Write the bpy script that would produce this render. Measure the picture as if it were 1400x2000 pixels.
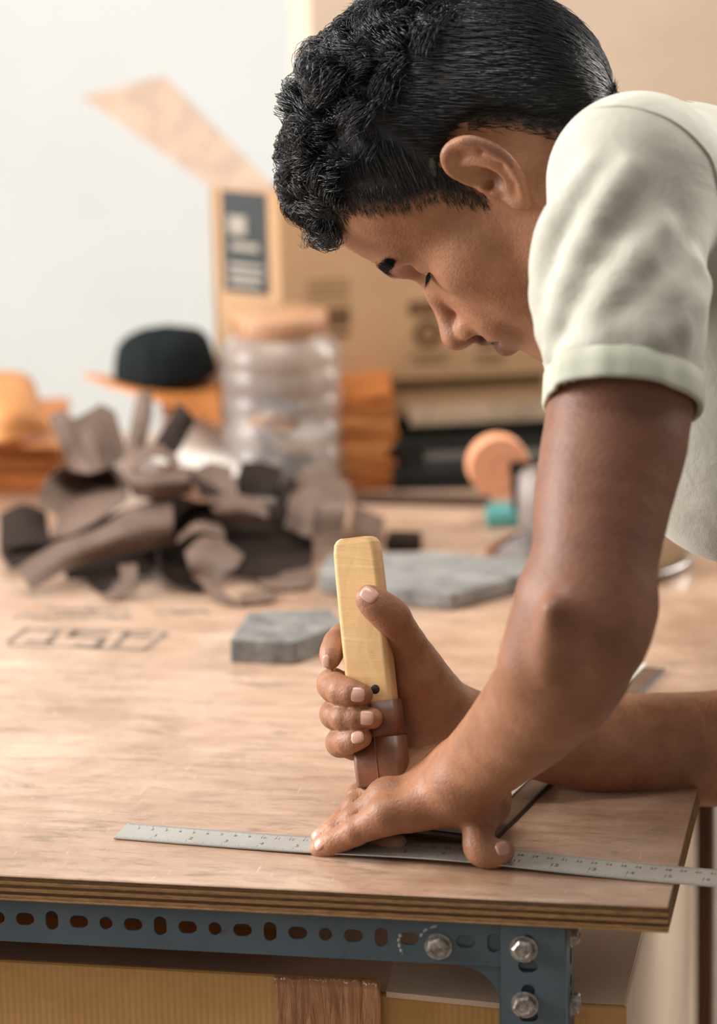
import bpy, bmesh, math, random
import numpy as np
from mathutils import Vector, Matrix
for o in list(bpy.data.objects): bpy.data.objects.remove(o)
S = bpy.context.scene
COL = S.collection
RNG = np.random.default_rng(7)
random.seed(7)

# ------------------------------------------------------------------ camera
F = 6300.0                       # focal length in pixels of the 1400x2000 frame
PITCH, ROLL, TZ = math.radians(15.2), 0.025, 0.76
fw = np.array([0, math.cos(PITCH), -math.sin(PITCH)])
r0 = np.array([1., 0, 0]); u0 = np.cross(r0, fw)
RT = math.cos(ROLL)*r0 - math.sin(ROLL)*u0
UP = math.cos(ROLL)*u0 + math.sin(ROLL)*r0
def ray(x, y): return (x-700)/F*RT - (y-1000)/F*UP + fw
CAM = np.array([0, 0, TZ]) - ray(760, 1640)*2.2
def at(x, y, Z): return CAM + ray(x, y)*Z              # point of the place seen at a pixel, Z metres along the lens axis
def tab(x, y, h=0.0):                                   # point on the table top (or h above it)
    d = ray(x, y); return CAM + d*((TZ+h-CAM[2])/d[2])
cd = bpy.data.cameras.new('camera'); cam = bpy.data.objects.new('camera', cd); COL.objects.link(cam)
cd.sensor_fit = 'VERTICAL'; cd.sensor_height = 36; cd.sensor_width = 25.2; cd.lens = F/2000*36
cam.matrix_world = Matrix(((RT[0], UP[0], -fw[0], CAM[0]), (RT[1], UP[1], -fw[1], CAM[1]), (RT[2], UP[2], -fw[2], CAM[2]), (0, 0, 0, 1)))
cd.dof.use_dof = True; cd.dof.focus_distance = 2.2; cd.dof.aperture_fstop = cd.lens/33.0
cd.clip_end = 60
S.camera = cam

# ------------------------------------------------------------------ light
wd = bpy.data.worlds.new('world'); S.world = wd; wd.use_nodes = True
bg = wd.node_tree.nodes['Background']; bg.inputs[0].default_value = (1.0, 0.96, 0.92, 1); bg.inputs[1].default_value = 0.22
def area(name, loc, target, sx, sy, power, col):
    l = bpy.data.lights.new(name, 'AREA'); l.shape = 'RECTANGLE'; l.size = sx; l.size_y = sy; l.energy = power; l.color = col
    o = bpy.data.objects.new(name, l); COL.objects.link(o); o.location = loc
    o.rotation_euler = (Vector(target)-Vector(loc)).to_track_quat('-Z', 'Y').to_euler()
    return o
area('window_light', (-2.6, 0.35, 1.75), (0.1, -0.1, 0.9), 1.5, 1.5, 140, (1.0, 0.985, 0.965))
area('ceiling_light', (-0.3, 0.2, 2.9), (0.0, 1.9, 1.0), 1.4, 1.0, 42, (1.0, 0.97, 0.93))
area('shop_light', (-1.0, -2.6, 3.0), (0.1, 0.4, 0.9), 1.4, 1.0, 5, (1.0, 0.88, 0.76))
area('added_right_light', (2.4, 1.9, 1.9), (0.3, 0.1, 0.5), 1.0, 1.9, 105, (1.0, 0.95, 0.89))  # unseen lamp added at the right to brighten the carton top
S.view_settings.view_transform = 'Standard'; S.view_settings.look = 'None'
S.view_settings.exposure = 0.08; S.view_settings.gamma = 1.0; S.view_settings.use_curve_mapping = False

# ------------------------------------------------------------------ helpers
def lin(*c):
    if len(c) == 1: c = c[0]
    return tuple(((v/255)/12.92 if v <= 10 else ((v/255+0.055)/1.055)**2.4) for v in c) + (1,)
def tagged(o, label=None, cat=None, group=None, kind=None):
    if label: o['label'] = label
    if cat: o['category'] = cat
    if group: o['group'] = group
    if kind: o['kind'] = kind
    return o
def link(name, me, mat=None, parent=None):
    o = bpy.data.objects.new(name, me); COL.objects.link(o)
    if mat is not None: me.materials.append(mat)
    if parent is not None:
        o.parent = parent; o.matrix_parent_inverse = parent.matrix_basis.inverted()
    return o
def empty(name, loc, label, cat, group=None, kind=None):
    o = bpy.data.objects.new(name, None); COL.objects.link(o); o.location = tuple(float(v) for v in loc); o.empty_display_size = 0.02
    return tagged(o, label, cat, group, kind)
def pymesh(name, v, f, smooth=True):
    me = bpy.data.meshes.new(name); me.from_pydata([tuple(map(float, p)) for p in v], [], [tuple(map(int, q)) for q in f]); me.update()
    if smooth: me.polygons.foreach_set('use_smooth', [True]*len(me.polygons))
    return me
def npmesh(name, v, quads, smooth=True):
    me = bpy.data.meshes.new(name); n = len(quads); k = quads.shape[1]
    me.vertices.add(len(v)); me.vertices.foreach_set('co', np.ascontiguousarray(v, dtype=np.float32).ravel())
    me.loops.add(n*k); me.loops.foreach_set('vertex_index', np.ascontiguousarray(quads, dtype=np.int32).ravel())
    me.polygons.add(n); me.polygons.foreach_set('loop_start', np.arange(0, n*k, k, dtype=np.int32))
    me.polygons.foreach_set('loop_total', np.full(n, k, dtype=np.int32))
    me.update(calc_edges=True); me.validate()
    if smooth: me.polygons.foreach_set('use_smooth', np.ones(n, dtype=bool))
    return me
def bmesh_to(name, bm, smooth=False):
    bmesh.ops.recalc_face_normals(bm, faces=bm.faces)
    me = bpy.data.meshes.new(name); bm.to_mesh(me); bm.free()
    if smooth: me.polygons.foreach_set('use_smooth', [True]*len(me.polygons))
    return me
def frame(loc, x=(1, 0, 0), z=(0, 0, 1)):
    z = Vector(z).normalized(); x = Vector(x); x = (x - z*x.dot(z)).normalized(); y = z.cross(x)
    return Matrix(((x[0], y[0], z[0], loc[0]), (x[1], y[1], z[1], loc[1]), (x[2], y[2], z[2], loc[2]), (0, 0, 0, 1)))
def box_bm(bm, lo, hi, M=Matrix(), bevel=0.0, seg=2):
    t = bmesh.new(); bmesh.ops.create_cube(t, size=1)
    for v in t.verts: v.co = Vector([lo[i]+(v.co[i]+.5)*(hi[i]-lo[i]) for i in range(3)])
    if bevel: bmesh.ops.bevel(t, geom=t.edges[:], offset=bevel, segments=seg, profile=.5, affect='EDGES')
    for v in t.verts: v.co = M @ v.co
    m = bpy.data.meshes.new('tmp'); t.to_mesh(m); t.free(); bm.from_mesh(m); bpy.data.meshes.remove(m)
def box(name, lo, hi, mat, parent=None, M=Matrix(), bevel=0.0, seg=2):
    bm = bmesh.new(); box_bm(bm, lo, hi, M, bevel, seg)
    return link(name, bmesh_to(name, bm), mat, parent)
def lathe(name, prof, mat, parent=None, M=Matrix(), n=48, smooth=True, close=False):
    vs, fs = [], []
    for r, z in prof:
        for i in range(n):
            a = 2*math.pi*i/n; vs.append(M @ Vector((r*math.cos(a), r*math.sin(a), z)))
    m = len(prof)
    for j in range(m if close else m-1):
        for i in range(n):
            k = (j+1) % m
            fs.append((j*n+i, j*n+(i+1) % n, k*n+(i+1) % n, k*n+i))
    if not close:
        fs.append(tuple(range(n-1, -1, -1))); fs.append(tuple((m-1)*n+i for i in range(n)))
    me = pymesh(name, vs, fs, smooth)
    return link(name, me, mat, parent)
def tube(name, pts, r, mat, parent=None, n=6, closed=False):
    pts = [Vector(p) for p in pts]; vs, fs = [], []; m = len(pts)
    rr = r if hasattr(r, '__len__') else [r]*m
    up = Vector((0.1, 0.2, 1)).normalized()
    for i, p in enumerate(pts):
        t = (pts[min(i+1, m-1)]-pts[max(i-1, 0)]).normalized()
        a = t.cross(up)
        if a.length < 1e-4: a = t.cross(Vector((1, 0, 0)))
        a.normalize(); b = t.cross(a)
        for k in range(n):
            q = 2*math.pi*k/n; vs.append(p + a*(rr[i]*math.cos(q)) + b*(rr[i]*math.sin(q)))
    for i in range(m-1):
        for k in range(n): fs.append((i*n+k, i*n+(k+1) % n, (i+1)*n+(k+1) % n, (i+1)*n+k))
    fs.append(tuple(range(n-1, -1, -1))); fs.append(tuple((m-1)*n+k for k in range(n)))
    return link(name, pymesh(name, vs, fs), mat, parent)
def catmull(P, n=8):
    P = [np.array(p, float) for p in P]; Q = [2*P[0]-P[1]]+P+[2*P[-1]-P[-2]]; out = []
    for i in range(1, len(Q)-2):
        for k in range(n):
            t = k/n; a, b, c, d = Q[i-1:i+3]
            out.append(.5*((2*b)+(c-a)*t+(2*a-5*b+4*c-d)*t*t+(3*b-a-3*c+d)*t**3))
    out.append(P[-1]); return out

# ------------------------------------------------------------------ node materials
class NM:
    def __init__(s, name):
        s.m = bpy.data.materials.new(name); s.m.use_nodes = True; s.t = s.m.node_tree; s.N = s.t.nodes; s.L = s.t.links
        s.b = s.N['Principled BSDF']
    def n(s, typ, **kw):
        x = s.N.new(typ)
        for k, v in kw.items():
            if k in x.inputs: 
                if hasattr(v, 'is_output'): s.L.new(v, x.inputs[k])
                else: x.inputs[k].default_value = v
            else: setattr(x, k, v)
        return x
    def coord(s, kind='Object', scale=(1, 1, 1), rot=(0, 0, 0)):
        c = s.n('ShaderNodeTexCoord'); m = s.n('ShaderNodeMapping'); s.L.new(c.outputs[kind], m.inputs['Vector'])
        m.inputs['Scale'].default_value = scale; m.inputs['Rotation'].default_value = rot; return m.outputs[0]
    def noise(s, v, scale, detail=4, rough=.6, dist=0):
        x = s.n('ShaderNodeTexNoise', Scale=scale, Detail=detail, Roughness=rough, Distortion=dist); s.L.new(v, x.inputs['Vector']); return x.outputs['Fac']
    def ramp(s, fac, stops):
        x = s.n('ShaderNodeValToRGB'); s.L.new(fac, x.inputs[0]); e = x.color_ramp.elements
        while len(e) < len(stops): e.new(.5)
        for i, (p, c) in enumerate(stops): e[i].position = p; e[i].color = c
        return x.outputs[0]
    def mix(s, fac, a, b, mode='MIX'):
        x = s.n('ShaderNodeMix', data_type='RGBA', blend_type=mode)
        for k, v in ((0, fac), (6, a), (7, b)):
            if hasattr(v, 'is_output'): s.L.new(v, x.inputs[k])
            else: x.inputs[k].default_value = v
        return x.outputs[2]
    def math(s, op, a, b=0.0, c=0.0):
        x = s.n('ShaderNodeMath', operation=op)
        for k, v in enumerate((a, b, c)):
            if hasattr(v, 'is_output'): s.L.new(v, x.inputs[k])
            else: x.inputs[k].default_value = v
        return x.outputs[0]
    def set(s, **kw):
        for k, v in kw.items():
            k = {'color': 'Base Color', 'rough': 'Roughness', 'metal': 'Metallic', 'spec': 'Specular IOR Level', 'sss': 'Subsurface Weight', 'trans': 'Transmission Weight', 'sheen': 'Sheen Weight', 'coat': 'Coat Weight', 'ior': 'IOR', 'alpha': 'Alpha'}[k]
            if hasattr(v, 'is_output'): s.L.new(v, s.b.inputs[k])
            else: s.b.inputs[k].default_value = v
        return s
    def bump(s, h, strength=.3, dist=.001):
        x = s.n('ShaderNodeBump', Strength=strength, Distance=dist); s.L.new(h, x.inputs['Height'])
        prev = s.b.inputs['Normal'].links
        if prev: s.L.new(prev[0].from_socket, x.inputs['Normal'])
        s.L.new(x.outputs[0], s.b.inputs['Normal']); return s
def simple(name, col, rough=.6, spec=.4, var=.12, scale=30, metal=0, bump=0.0):
    m = NM(name); v = m.coord(); f = m.noise(v, scale)
    d = tuple(c*(1-var*2) for c in col[:3])+(1,); l = tuple(min(1, c*(1+var)) for c in col[:3])+(1,)
    m.set(color=m.ramp(f, [(.3, d), (.7, l)]), rough=rough, spec=spec, metal=metal)
    if bump: m.bump(m.noise(v, scale*6), .4, bump)
    return m.m

# ------------------------------------------------------------------ implicit surfaces: smooth unions of tapered limbs, meshed by surface nets
BIG = 1.0
class Cone:                                  # tapered limb between two joints
    def __init__(s, a, b, ra, rb, k=.008, sub=False):
        s.a = np.array(a, np.float32); s.b = np.array(b, np.float32); s.ra, s.rb, s.k, s.sub = ra, rb, k, sub
        s.c = (s.a+s.b)/2; s.R = float(np.linalg.norm(s.b-s.a))/2+max(ra, rb)
    def d(s, P):
        ba = s.b-s.a; pa = P-s.a; q = float(ba@ba)+1e-12
        h = np.clip((pa@ba)/q, 0, 1)
        e = pa-h[:, None]*ba
        return np.sqrt(np.einsum('ij,ij->i', e, e))-(s.ra+(s.rb-s.ra)*h)
class Ell:                                   # ellipsoid with axes
    def __init__(s, c, r, M=None, k=.008, sub=False):
        s.c = np.array(c, np.float32); s.r = np.array(r, np.float32); s.M = np.array(M if M is not None else np.eye(3), np.float32); s.k, s.sub = k, sub; s.R = float(max(r))
    def d(s, P):
        q = (P-s.c)@s.M
        a = q/s.r; k0 = np.sqrt(np.einsum('ij,ij->i', a, a)); b = a/s.r; k1 = np.sqrt(np.einsum('ij,ij->i', b, b))+1e-9
        return k0*(k0-1)/k1
def smin(a, b, k):
    h = np.maximum(k-np.abs(a-b), 0)/k
    return np.minimum(a, b)-h*h*k*.25
class Grp:                                   # prims blended with each other; branches blend with the trunk but not with one another
    def __init__(s, prims, branches=()): s.p = list(prims); s.br = list(branches); s.bounds()
    def bounds(s):
        pts = []
        for q in s.p:
            if not q.sub: pts += [q.c-q.R, q.c+q.R]
        for b, k in s.br: pts += [b.lo, b.hi]
        s.lo = np.min(pts, 0); s.hi = np.max(pts, 0)
    def far(s, c, rad): return np.any(c+rad < s.lo-.03) or np.any(c-rad > s.hi+.03)
    def d(s, P, c=None, rad=None):
        d = np.full(len(P), BIG, np.float32)
        for q in s.p:
            if c is not None and np.linalg.norm(q.c-c)-q.R > rad+q.k+.012: continue
            e = q.d(P)
            d = -smin(-d, e, q.k) if q.sub else smin(d, e, q.k)
        out = d
        for b, k in s.br:
            if c is not None and b.far(c, rad): continue
            out = np.minimum(out, smin(d, b.d(P, c, rad), k))
        return out
def surface(fn, lo, hi, vox, B=16):
    lo = np.array(lo, float); hi = np.array(hi, float); bs = vox*B
    nb = np.ceil((hi-lo)/bs).astype(int)
    G = np.stack(np.meshgrid(*[np.arange(n) for n in nb], indexing='ij'), -1).reshape(-1, 3)
    cen = (lo+(G+.5)*bs).astype(np.float32)
    rad = bs*math.sqrt(3)/2
    dc = np.concatenate([fn(cen[i:i+20000], None, None) for i in range(0, len(cen), 20000)])
    act = np.abs(dc) < rad*1.35+.004
    G, cen = G[act], cen[act]
    n = B+2
    loc = np.stack(np.meshgrid(*[np.arange(-1, B+1)]*3, indexing='ij'), -1).reshape(-1, 3)
    KV, VV, QV = [], [], []
    m3 = np.array([1, 1 << 20, 1 << 40], dtype=np.int64)
    corner = np.array([[i, j, k] for i in (0, 1) for j in (0, 1) for k in (0, 1)])
    eds = [(a, b) for a in range(8) for b in range(a+1, 8) if np.abs(corner[a]-corner[b]).sum() == 1]
    for g, c in zip(G, cen):
        base = g*B
        P = (lo+(base+loc)*vox).astype(np.float32)
        D = fn(P, c, rad+vox*2).reshape(n, n, n)
        sg = D < 0
        if sg.all() or not sg.any(): continue
        cs = [sg[i:n-1+i, j:n-1+j, k:n-1+k] for i, j, k in corner]
        cnt = sum(x.astype(np.int8) for x in cs)
        I = np.argwhere((cnt > 0) & (cnt < 8))
        if not len(I): continue
        dv = np.stack([D[I[:, 0]+i, I[:, 1]+j, I[:, 2]+k] for i, j, k in corner], 1)
        acc = np.zeros((len(I), 3)); num = np.zeros(len(I))
        for a, b in eds:
            x = (dv[:, a] < 0) != (dv[:, b] < 0)
            t = np.where(x, dv[:, a]/np.where(x, dv[:, a]-dv[:, b], 1), 0)
            acc += np.where(x[:, None], corner[a]+t[:, None]*(corner[b]-corner[a]), 0); num += x
        V = lo+(base-1+I+acc/num[:, None])*vox
        KV.append((base-1+I+1) @ m3); VV.append(V)
        for ax in range(3):
            e1, e2 = (ax+1) % 3, (ax+2) % 3
            s0 = sg[1:n-1, 1:n-1, 1:n-1]; sl = [slice(1, n-1)]*3; sl[ax] = slice(2, n); s1 = sg[tuple(sl)]
            J = np.argwhere(s0 != s1)
            if not len(J): continue
            inside = s0[J[:, 0], J[:, 1], J[:, 2]]
            cb = base+J+1                     # key offset +1
            u = np.zeros(3, int); u[e1] = 1; w = np.zeros(3, int); w[e2] = 1
            q = np.stack([cb @ m3, (cb-u) @ m3, (cb-u-w) @ m3, (cb-w) @ m3], 1)
            q[~inside] = q[~inside][:, ::-1]
            QV.append(q)
    K = np.concatenate(KV); V = np.concatenate(VV); Q = np.concatenate(QV)
    K, idx = np.unique(K, return_index=True); V = V[idx]
    pos = np.clip(np.searchsorted(K, Q), 0, len(K)-1)
    ok = (K[pos] == Q).all(1)
    return V, pos[ok]
# ================================================================== setting
wallm = simple('painted_wall', lin(215, 217, 215), .9, .1, .02, 4)
floorm = simple('concrete_floor', lin(160, 146, 132), .8, .2, .12, 6)
box('floor', (-3.2, -3.0, -.05), (3.2, 2.8, 0), floorm)['kind'] = 'structure'
box('wall_back', (-3.2, 2.7, 0), (3.2, 2.8, 3.2), wallm)['kind'] = 'structure'
# ------------------------------------------------------------------ work table: plywood top on slotted steel angle
TC = tab(1305, 1772); TL = tab(0, 1709); TX = (TC-TL)/np.linalg.norm(TC-TL); TY = np.array([-TX[1], TX[0], 0])
TM4 = frame(TC, TX, (0, 0, 1))                           # local x runs along the front edge, y away, origin at the near right corner
TI = TM4.inverted()
def onplane(x, y, yl):                                   # local (x, z) of a pixel on the vertical plane yl behind the front edge
    d = ray(x, y); p0 = TC+TY*yl; t = ((p0-CAM)@TY)/(d@TY); q = TI @ Vector(CAM+d*t); return q.x, q.z
ply = NM('ply_face'); c = ply.coord('Object', (1, 1, 1)); c2 = ply.coord('Object', (2.5, 20, 3))
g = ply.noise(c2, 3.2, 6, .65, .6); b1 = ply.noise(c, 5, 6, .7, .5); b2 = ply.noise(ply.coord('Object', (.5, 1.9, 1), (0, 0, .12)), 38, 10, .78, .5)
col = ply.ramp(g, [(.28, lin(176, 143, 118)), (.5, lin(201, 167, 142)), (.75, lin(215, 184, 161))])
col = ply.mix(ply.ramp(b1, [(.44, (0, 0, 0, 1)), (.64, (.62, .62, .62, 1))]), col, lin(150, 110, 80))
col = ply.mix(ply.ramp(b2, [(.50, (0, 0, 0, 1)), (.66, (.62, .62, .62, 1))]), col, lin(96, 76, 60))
vs = ply.coord('Object', (14, 1.2, 1), (0, 0, .5)); sc = ply.noise(vs, 30, 3, .5, .1)
col = ply.mix(ply.ramp(sc, [(.68, (0, 0, 0, 1)), (.72, (.5, .5, .5, 1))]), col, lin(225, 200, 172))
# darker towards the right end: body shade and duller sheen put into the colour
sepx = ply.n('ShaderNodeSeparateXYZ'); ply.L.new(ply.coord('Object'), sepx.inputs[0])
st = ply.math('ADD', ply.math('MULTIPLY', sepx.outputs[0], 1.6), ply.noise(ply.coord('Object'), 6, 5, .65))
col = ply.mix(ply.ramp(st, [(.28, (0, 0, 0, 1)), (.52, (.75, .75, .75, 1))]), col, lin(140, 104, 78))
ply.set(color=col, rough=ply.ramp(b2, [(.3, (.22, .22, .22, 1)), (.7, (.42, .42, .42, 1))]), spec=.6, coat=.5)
ply.b.inputs['Coat Roughness'].default_value = .34
ply.bump(b2, .2, .0005); ply.bump(g, .15, .0004)
TABLE = empty('work_table', tuple(TM4 @ Vector((-1.2, .5, -TZ))), 'scuffed brown plywood work table on a blue-grey slotted steel frame', 'table')
def tloc(o, M): o.matrix_world = M; return o
TD = 1.22
# plies of the top, one part each; face veneer, cores alternating light and dark
plyn = [0, .0016, .0044, .0068, .0092, .0118, .0142, .0166, .018]
plyc = [(176, 132, 92), (130, 96, 64), (176, 134, 90), (132, 98, 66), (182, 138, 92), (118, 86, 58), (176, 132, 86), (190, 146, 98)]
for i in range(8):
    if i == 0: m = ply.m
    else:
        e = NM('ply_core'); cc = e.coord('Object', (6, 6, 60)); f = e.noise(cc, 14, 6, .75, .4)
        a = plyc[i]; e.set(color=e.ramp(f, [(.3, lin(*[x*.62 for x in a])), (.62, lin(*a))]), rough=.75, spec=.25); e.bump(f, .4, .001); m = e.m
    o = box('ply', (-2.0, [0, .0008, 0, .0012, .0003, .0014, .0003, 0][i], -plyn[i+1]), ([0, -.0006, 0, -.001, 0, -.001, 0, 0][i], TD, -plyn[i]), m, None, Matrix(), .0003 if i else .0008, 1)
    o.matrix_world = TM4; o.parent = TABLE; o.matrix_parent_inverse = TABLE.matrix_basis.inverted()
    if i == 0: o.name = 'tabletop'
# steel frame
steel = NM('blue_grey_enamel'); c = steel.coord('Object'); f = steel.noise(c, 40, 6, .7); f2 = steel.noise(c, 9, 4, .6)
col = steel.ramp(f2, [(.3, lin(70, 85, 95)), (.7, lin(88, 102, 111))]); col = steel.mix(steel.ramp(f, [(.62, (0, 0, 0, 1)), (.74, (.7, .7, .7, 1))]), col, lin(66, 56, 50))
steel.set(color=col, rough=.42, spec=.5); steel.bump(f, .15, .0006)
zinc = NM('zinc_bolt'); c = zinc.coord(); f = zinc.noise(c, 160, 5, .7)
zinc.set(color=zinc.ramp(f, [(.35, lin(120, 108, 98)), (.65, lin(205, 200, 194))]), metal=.75, rough=.42); zinc.bump(f, .5, .0008)
def slot_pts(cx, cz, w, h, n=8):
    r = min(w, h)/2; out = []
    for k, (sx, sz) in enumerate(((1, 1), (-1, 1), (-1, -1), (1, -1))):
        for i in range(n+1):
            a = math.pi/2*(k+i/n); out.append((cx+sx*(w/2-r)+r*math.cos(a), cz+sz*(h/2-r)+r*math.sin(a)))
    return out
def plate(name, outer, holes, th, M, mat, parent):          # flat plate with real holes; local x,y outline, extruded th
    cu = bpy.data.curves.new(name, 'CURVE'); cu.dimensions = '2D'; cu.fill_mode = 'BOTH'; cu.extrude = th/2
    for loop in [outer]+holes:
        s = cu.splines.new('POLY'); s.points.add(len(loop)-1); s.use_cyclic_u = True
        for p, q in zip(s.points, loop): p.co = (q[0], q[1], 0, 1)
    t = bpy.data.objects.new('tmp', cu); COL.objects.link(t); dg = bpy.context.evaluated_depsgraph_get()
    me = bpy.data.meshes.new_from_object(t.evaluated_get(dg)); bpy.data.objects.remove(t); bpy.data.curves.remove(cu)
    o = link(name, me, None, None); me.materials.clear(); me.materials.append(mat); o.matrix_world = M; me.name = name
    o.parent = parent; o.matrix_parent_inverse = parent.matrix_basis.inverted(); return o
def TMx(x, y, z, ex, ez): # matrix of a plate in table space: its x axis, its y axis (2D up), origin
    M = TM4 @ Matrix.Translation((x, y, z)); a = Vector(ex); b = Vector(ez); n = a.cross(b)
    return M @ Matrix(((a.x, b.x, n.x, 0), (a.y, b.y, n.y, 0), (a.z, b.z, n.z, 0), (0, 0, 0, 1)))
YB = .008                                                   # front of the rail behind the edge
XR0 = onplane(978, 1850, YB-.0025)[0]; XR1 = onplane(1104, 1850, YB-.0025)[0]
ZB = -.018; RH = .0325
hole_px = [50, 104, 157, 209, 264, 317, 370, 423, 476, 531, 585, 638, 693, 747, 800, 856, 911, 965]
kinds = 'HVHC'*5
hx = [onplane(p, 1800+p*.055, YB)[0] for p in hole_px]; pitch = (hx[-1]-hx[0])/(len(hx)-1)
hs = []
x = hx[-1]; k = len(hx)-1
KD = {'H': (.0128, .0090), 'V': (.0088, .0136), 'C': (.0090, .0092)}
x0 = hx[0]
for n in range(-86, 18):
    xx = x0+n*pitch
    if xx < -1.96: continue
    w, h = KD['HVHC'[n % 4]]; hs.append(slot_pts(xx, -.0158, w, h))
plate('front_rail', [(-1.98, 0), (XR1-.004, 0), (XR1-.004, -RH), (-1.98, -RH)], hs, .0018, TMx(0, YB, ZB, (1, 0, 0), (0, 0, 1)), steel.m, TABLE)
box('rail_flange', (-1.98, YB, ZB-.0018), (XR1-.004, YB+.03, ZB), steel.m, TABLE, TM4)
LW_ = XR1-XR0
def leg(x0, y0, sx, sy, vis):
    hs = []
    for n in range(0, 34):
        z = -.0125-n*pitch*.93; w, h = [(.009, .0092), (.0128, .0092), (.009, .0092), (.0128, .0092)][n % 4]
        if z < -.68: break
        hs.append(slot_pts(LW_*.42*1.0, z, w, h))
    H = -(TZ-.018)
    plate('leg', [(0, 0), (LW_, 0), (LW_, H), (0, H)], hs, .002, TMx(x0, y0, ZB, (sx, 0, 0), (0, 0, 1)), steel.m, TABLE)
    hs2 = [slot_pts(.020, -.0125-n*pitch*.93, .009, .0125 if n % 2 else .009) for n in range(34) if n*pitch*.93 < .66]
    plate('leg_flange', [(0, 0), (.036, 0), (.036, H), (0, H)], hs2, .002, TMx(x0+sx*LW_, y0, ZB, (0, sy, 0), (0, 0, 1)), steel.m, TABLE)
leg(XR0, YB-.0025, 1, 1, True)
leg(-1.95, YB-.0025, -1, 1, False); leg(XR0, TD-.01, 1, -1, False); leg(-1.95, TD-.01, -1, -1, False)
# gusset with a rounded inner corner
gx = onplane(925, 1890, YB+.002)[0]
gp = [(gx-.012, 0), (XR1-.006, 0), (XR1-.006, -.075), (XR0-.002, -.075)]
cx, cz, rr = gx-.004, -RH-.024, .022
gp += [(XR0-.002-(1-math.cos(a))*(XR0-.002-gx+.012)*.9, -.060+.026*math.sin(a)) for a in [i*math.pi/2/10 for i in range(11)]]
plate('gusset', gp, [], .002, TMx(0, YB+.002, ZB, (1, 0, 0), (0, 0, 1)), steel.m, TABLE)
box('end_rail', (XR1-.004, YB, ZB-RH), (XR1-.002, TD-.01, ZB), steel.m, TABLE, TM4)
box('back_rail', (-1.98, TD-.012, ZB-RH), (XR1-.004, TD-.010, ZB), steel.m, TABLE, TM4)
def bolt(px_, py_, yl, rot, axis='y', pos=None):
    x, z = onplane(px_, py_, yl) if pos is None else (pos[0], pos[2])
    y = yl if pos is None else pos[1]
    M = TM4 @ Matrix.Translation((x, y, z)) @ (Matrix.Rotation(math.pi/2, 4, 'X') if axis == 'y' else Matrix.Rotation(math.pi/2, 4, 'Y')) @ Matrix.Rotation(rot, 4, 'Z')
    b = lathe('bolt_head', [(.0001, 0), (.0072, 0), (.0076, .0006), (.0076, .0046), (.0062, .0058), (.0046, .0058), (.0042, .0052), (.0001, .0052)], zinc.m, TABLE, M, 6, False)
    w = lathe('washer', [(.0001, -.0001), (.0092, -.0001), (.0092, .0009), (.0001, .0009)], zinc.m, b, M, 28, False)
bolt(856, 1848, YB-.001, .3); bolt(1023, 1853, YB-.0036, .9); bolt(1025, 1962, YB-.0036, .15)
for z in (-.0325, -.082): bolt(0, 0, 0, .4, 'x', (XR1+.001, YB+.018, z))
scuff = simple('scuffed_paint', lin(176, 172, 164), .7)
def scuffs(pts, w):
    c = catmull(pts, 4); tube('paint_scuff', [TM4 @ Vector((onplane(p[0], p[1], YB)[0], YB-.0009+w*.35, onplane(p[0], p[1], YB)[1])) for p in c], [w*(.6+.4*math.sin(i*2.1)) for i in range(len(c))], scuff, TABLE, 8)
scuffs([(783, 1824), (779, 1836), (782, 1850), (787, 1862)], .0016); scuffs([(822, 1828), (832, 1815), (856, 1806)], .0013)
# makers mark printed on the plywood, long faded
ink = NM('faded_ink'); ink.set(color=lin(126, 112, 102), rough=.6)
def mark(name, strokes, parent, lift=.00015):
    bm = bmesh.new()
    for pts, w in strokes:
        for a, b in zip(pts, pts[1:]):
            A, B_ = Vector(tab(*a, lift)), Vector(tab(*b, lift)); d = (B_-A); L = d.length
            if L < 1e-5: continue
            M = frame(A, d, (0, 0, 1)); box_bm(bm, (-w*.35, -w/2, 0), (L+w*.35, w/2, .00012), M)
    return link(name, bmesh_to(name, bm), ink.m, parent)
mark('printed_mark', [([(17, 1254), (51, 1229)], .006), ([(51, 1228), (288, 1233), (322, 1238)], .004), ([(324, 1238), (285, 1267)], .006), ([(20, 1259), (285, 1269)], .005),
      ([(113, 1233), (96, 1254), (55, 1252)], .007), ([(210, 1236), (147, 1234), (137, 1242), (202, 1249), (192, 1262), (150, 1260)], .007), ([(223, 1264), (247, 1238), (291, 1242)], .007)], TABLE)
rr_ = random.Random(4); st = []
for row, (y, xs) in enumerate(((1190, (95, 250)), (1204, (30, 250)), (1196, (305, 400)))):
    x = xs[0]
    while x < xs[1]:
        L = rr_.uniform(5, 12); st.append(([(x, y+rr_.uniform(-3, 3)), (x+L, y+rr_.uniform(-3, 3))], rr_.uniform(.003, .006))); x += L+rr_.uniform(3, 9)
mark('faded_print', st, TABLE)
# ================================================================== cartons under and beside the table
card = NM('corrugated_card'); c = card.coord('Object'); cw = card.n('ShaderNodeTexWave', Scale=70.0, Distortion=.4); card.L.new(c, cw.inputs['Vector'])
f = card.noise(c, 12, 5, .6); card.set(color=card.ramp(f, [(.3, lin(196, 146, 90)), (.7, lin(216, 168, 110))]), rough=.8, spec=.2); card.bump(cw.outputs['Fac'], .18, .0008)
pcard = NM('pale_card_and_window_light'); c = pcard.coord('Object'); f = pcard.noise(c, 9, 5, .6); pcard.set(color=pcard.ramp(f, [(.3, lin(212, 188, 164)), (.7, lin(224, 202, 180))]), rough=.8, spec=.2)
tapem = NM('brown_packing_tape'); c = tapem.coord('Object'); f = tapem.noise(c, 16, 4, .6)
tapem.set(color=tapem.ramp(f, [(.3, lin(164, 104, 62)), (.7, lin(192, 130, 84))]), rough=.10, spec=.9); tapem.bump(tapem.noise(tapem.coord('Object', (9, 9, 1.0), (0, .65, 0)), 14, 4, .5, .6), .9, .006)
YC = .05                                                   # front of the carton behind the edge
cxR, czT = onplane(1222, 1968, YC)
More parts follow.
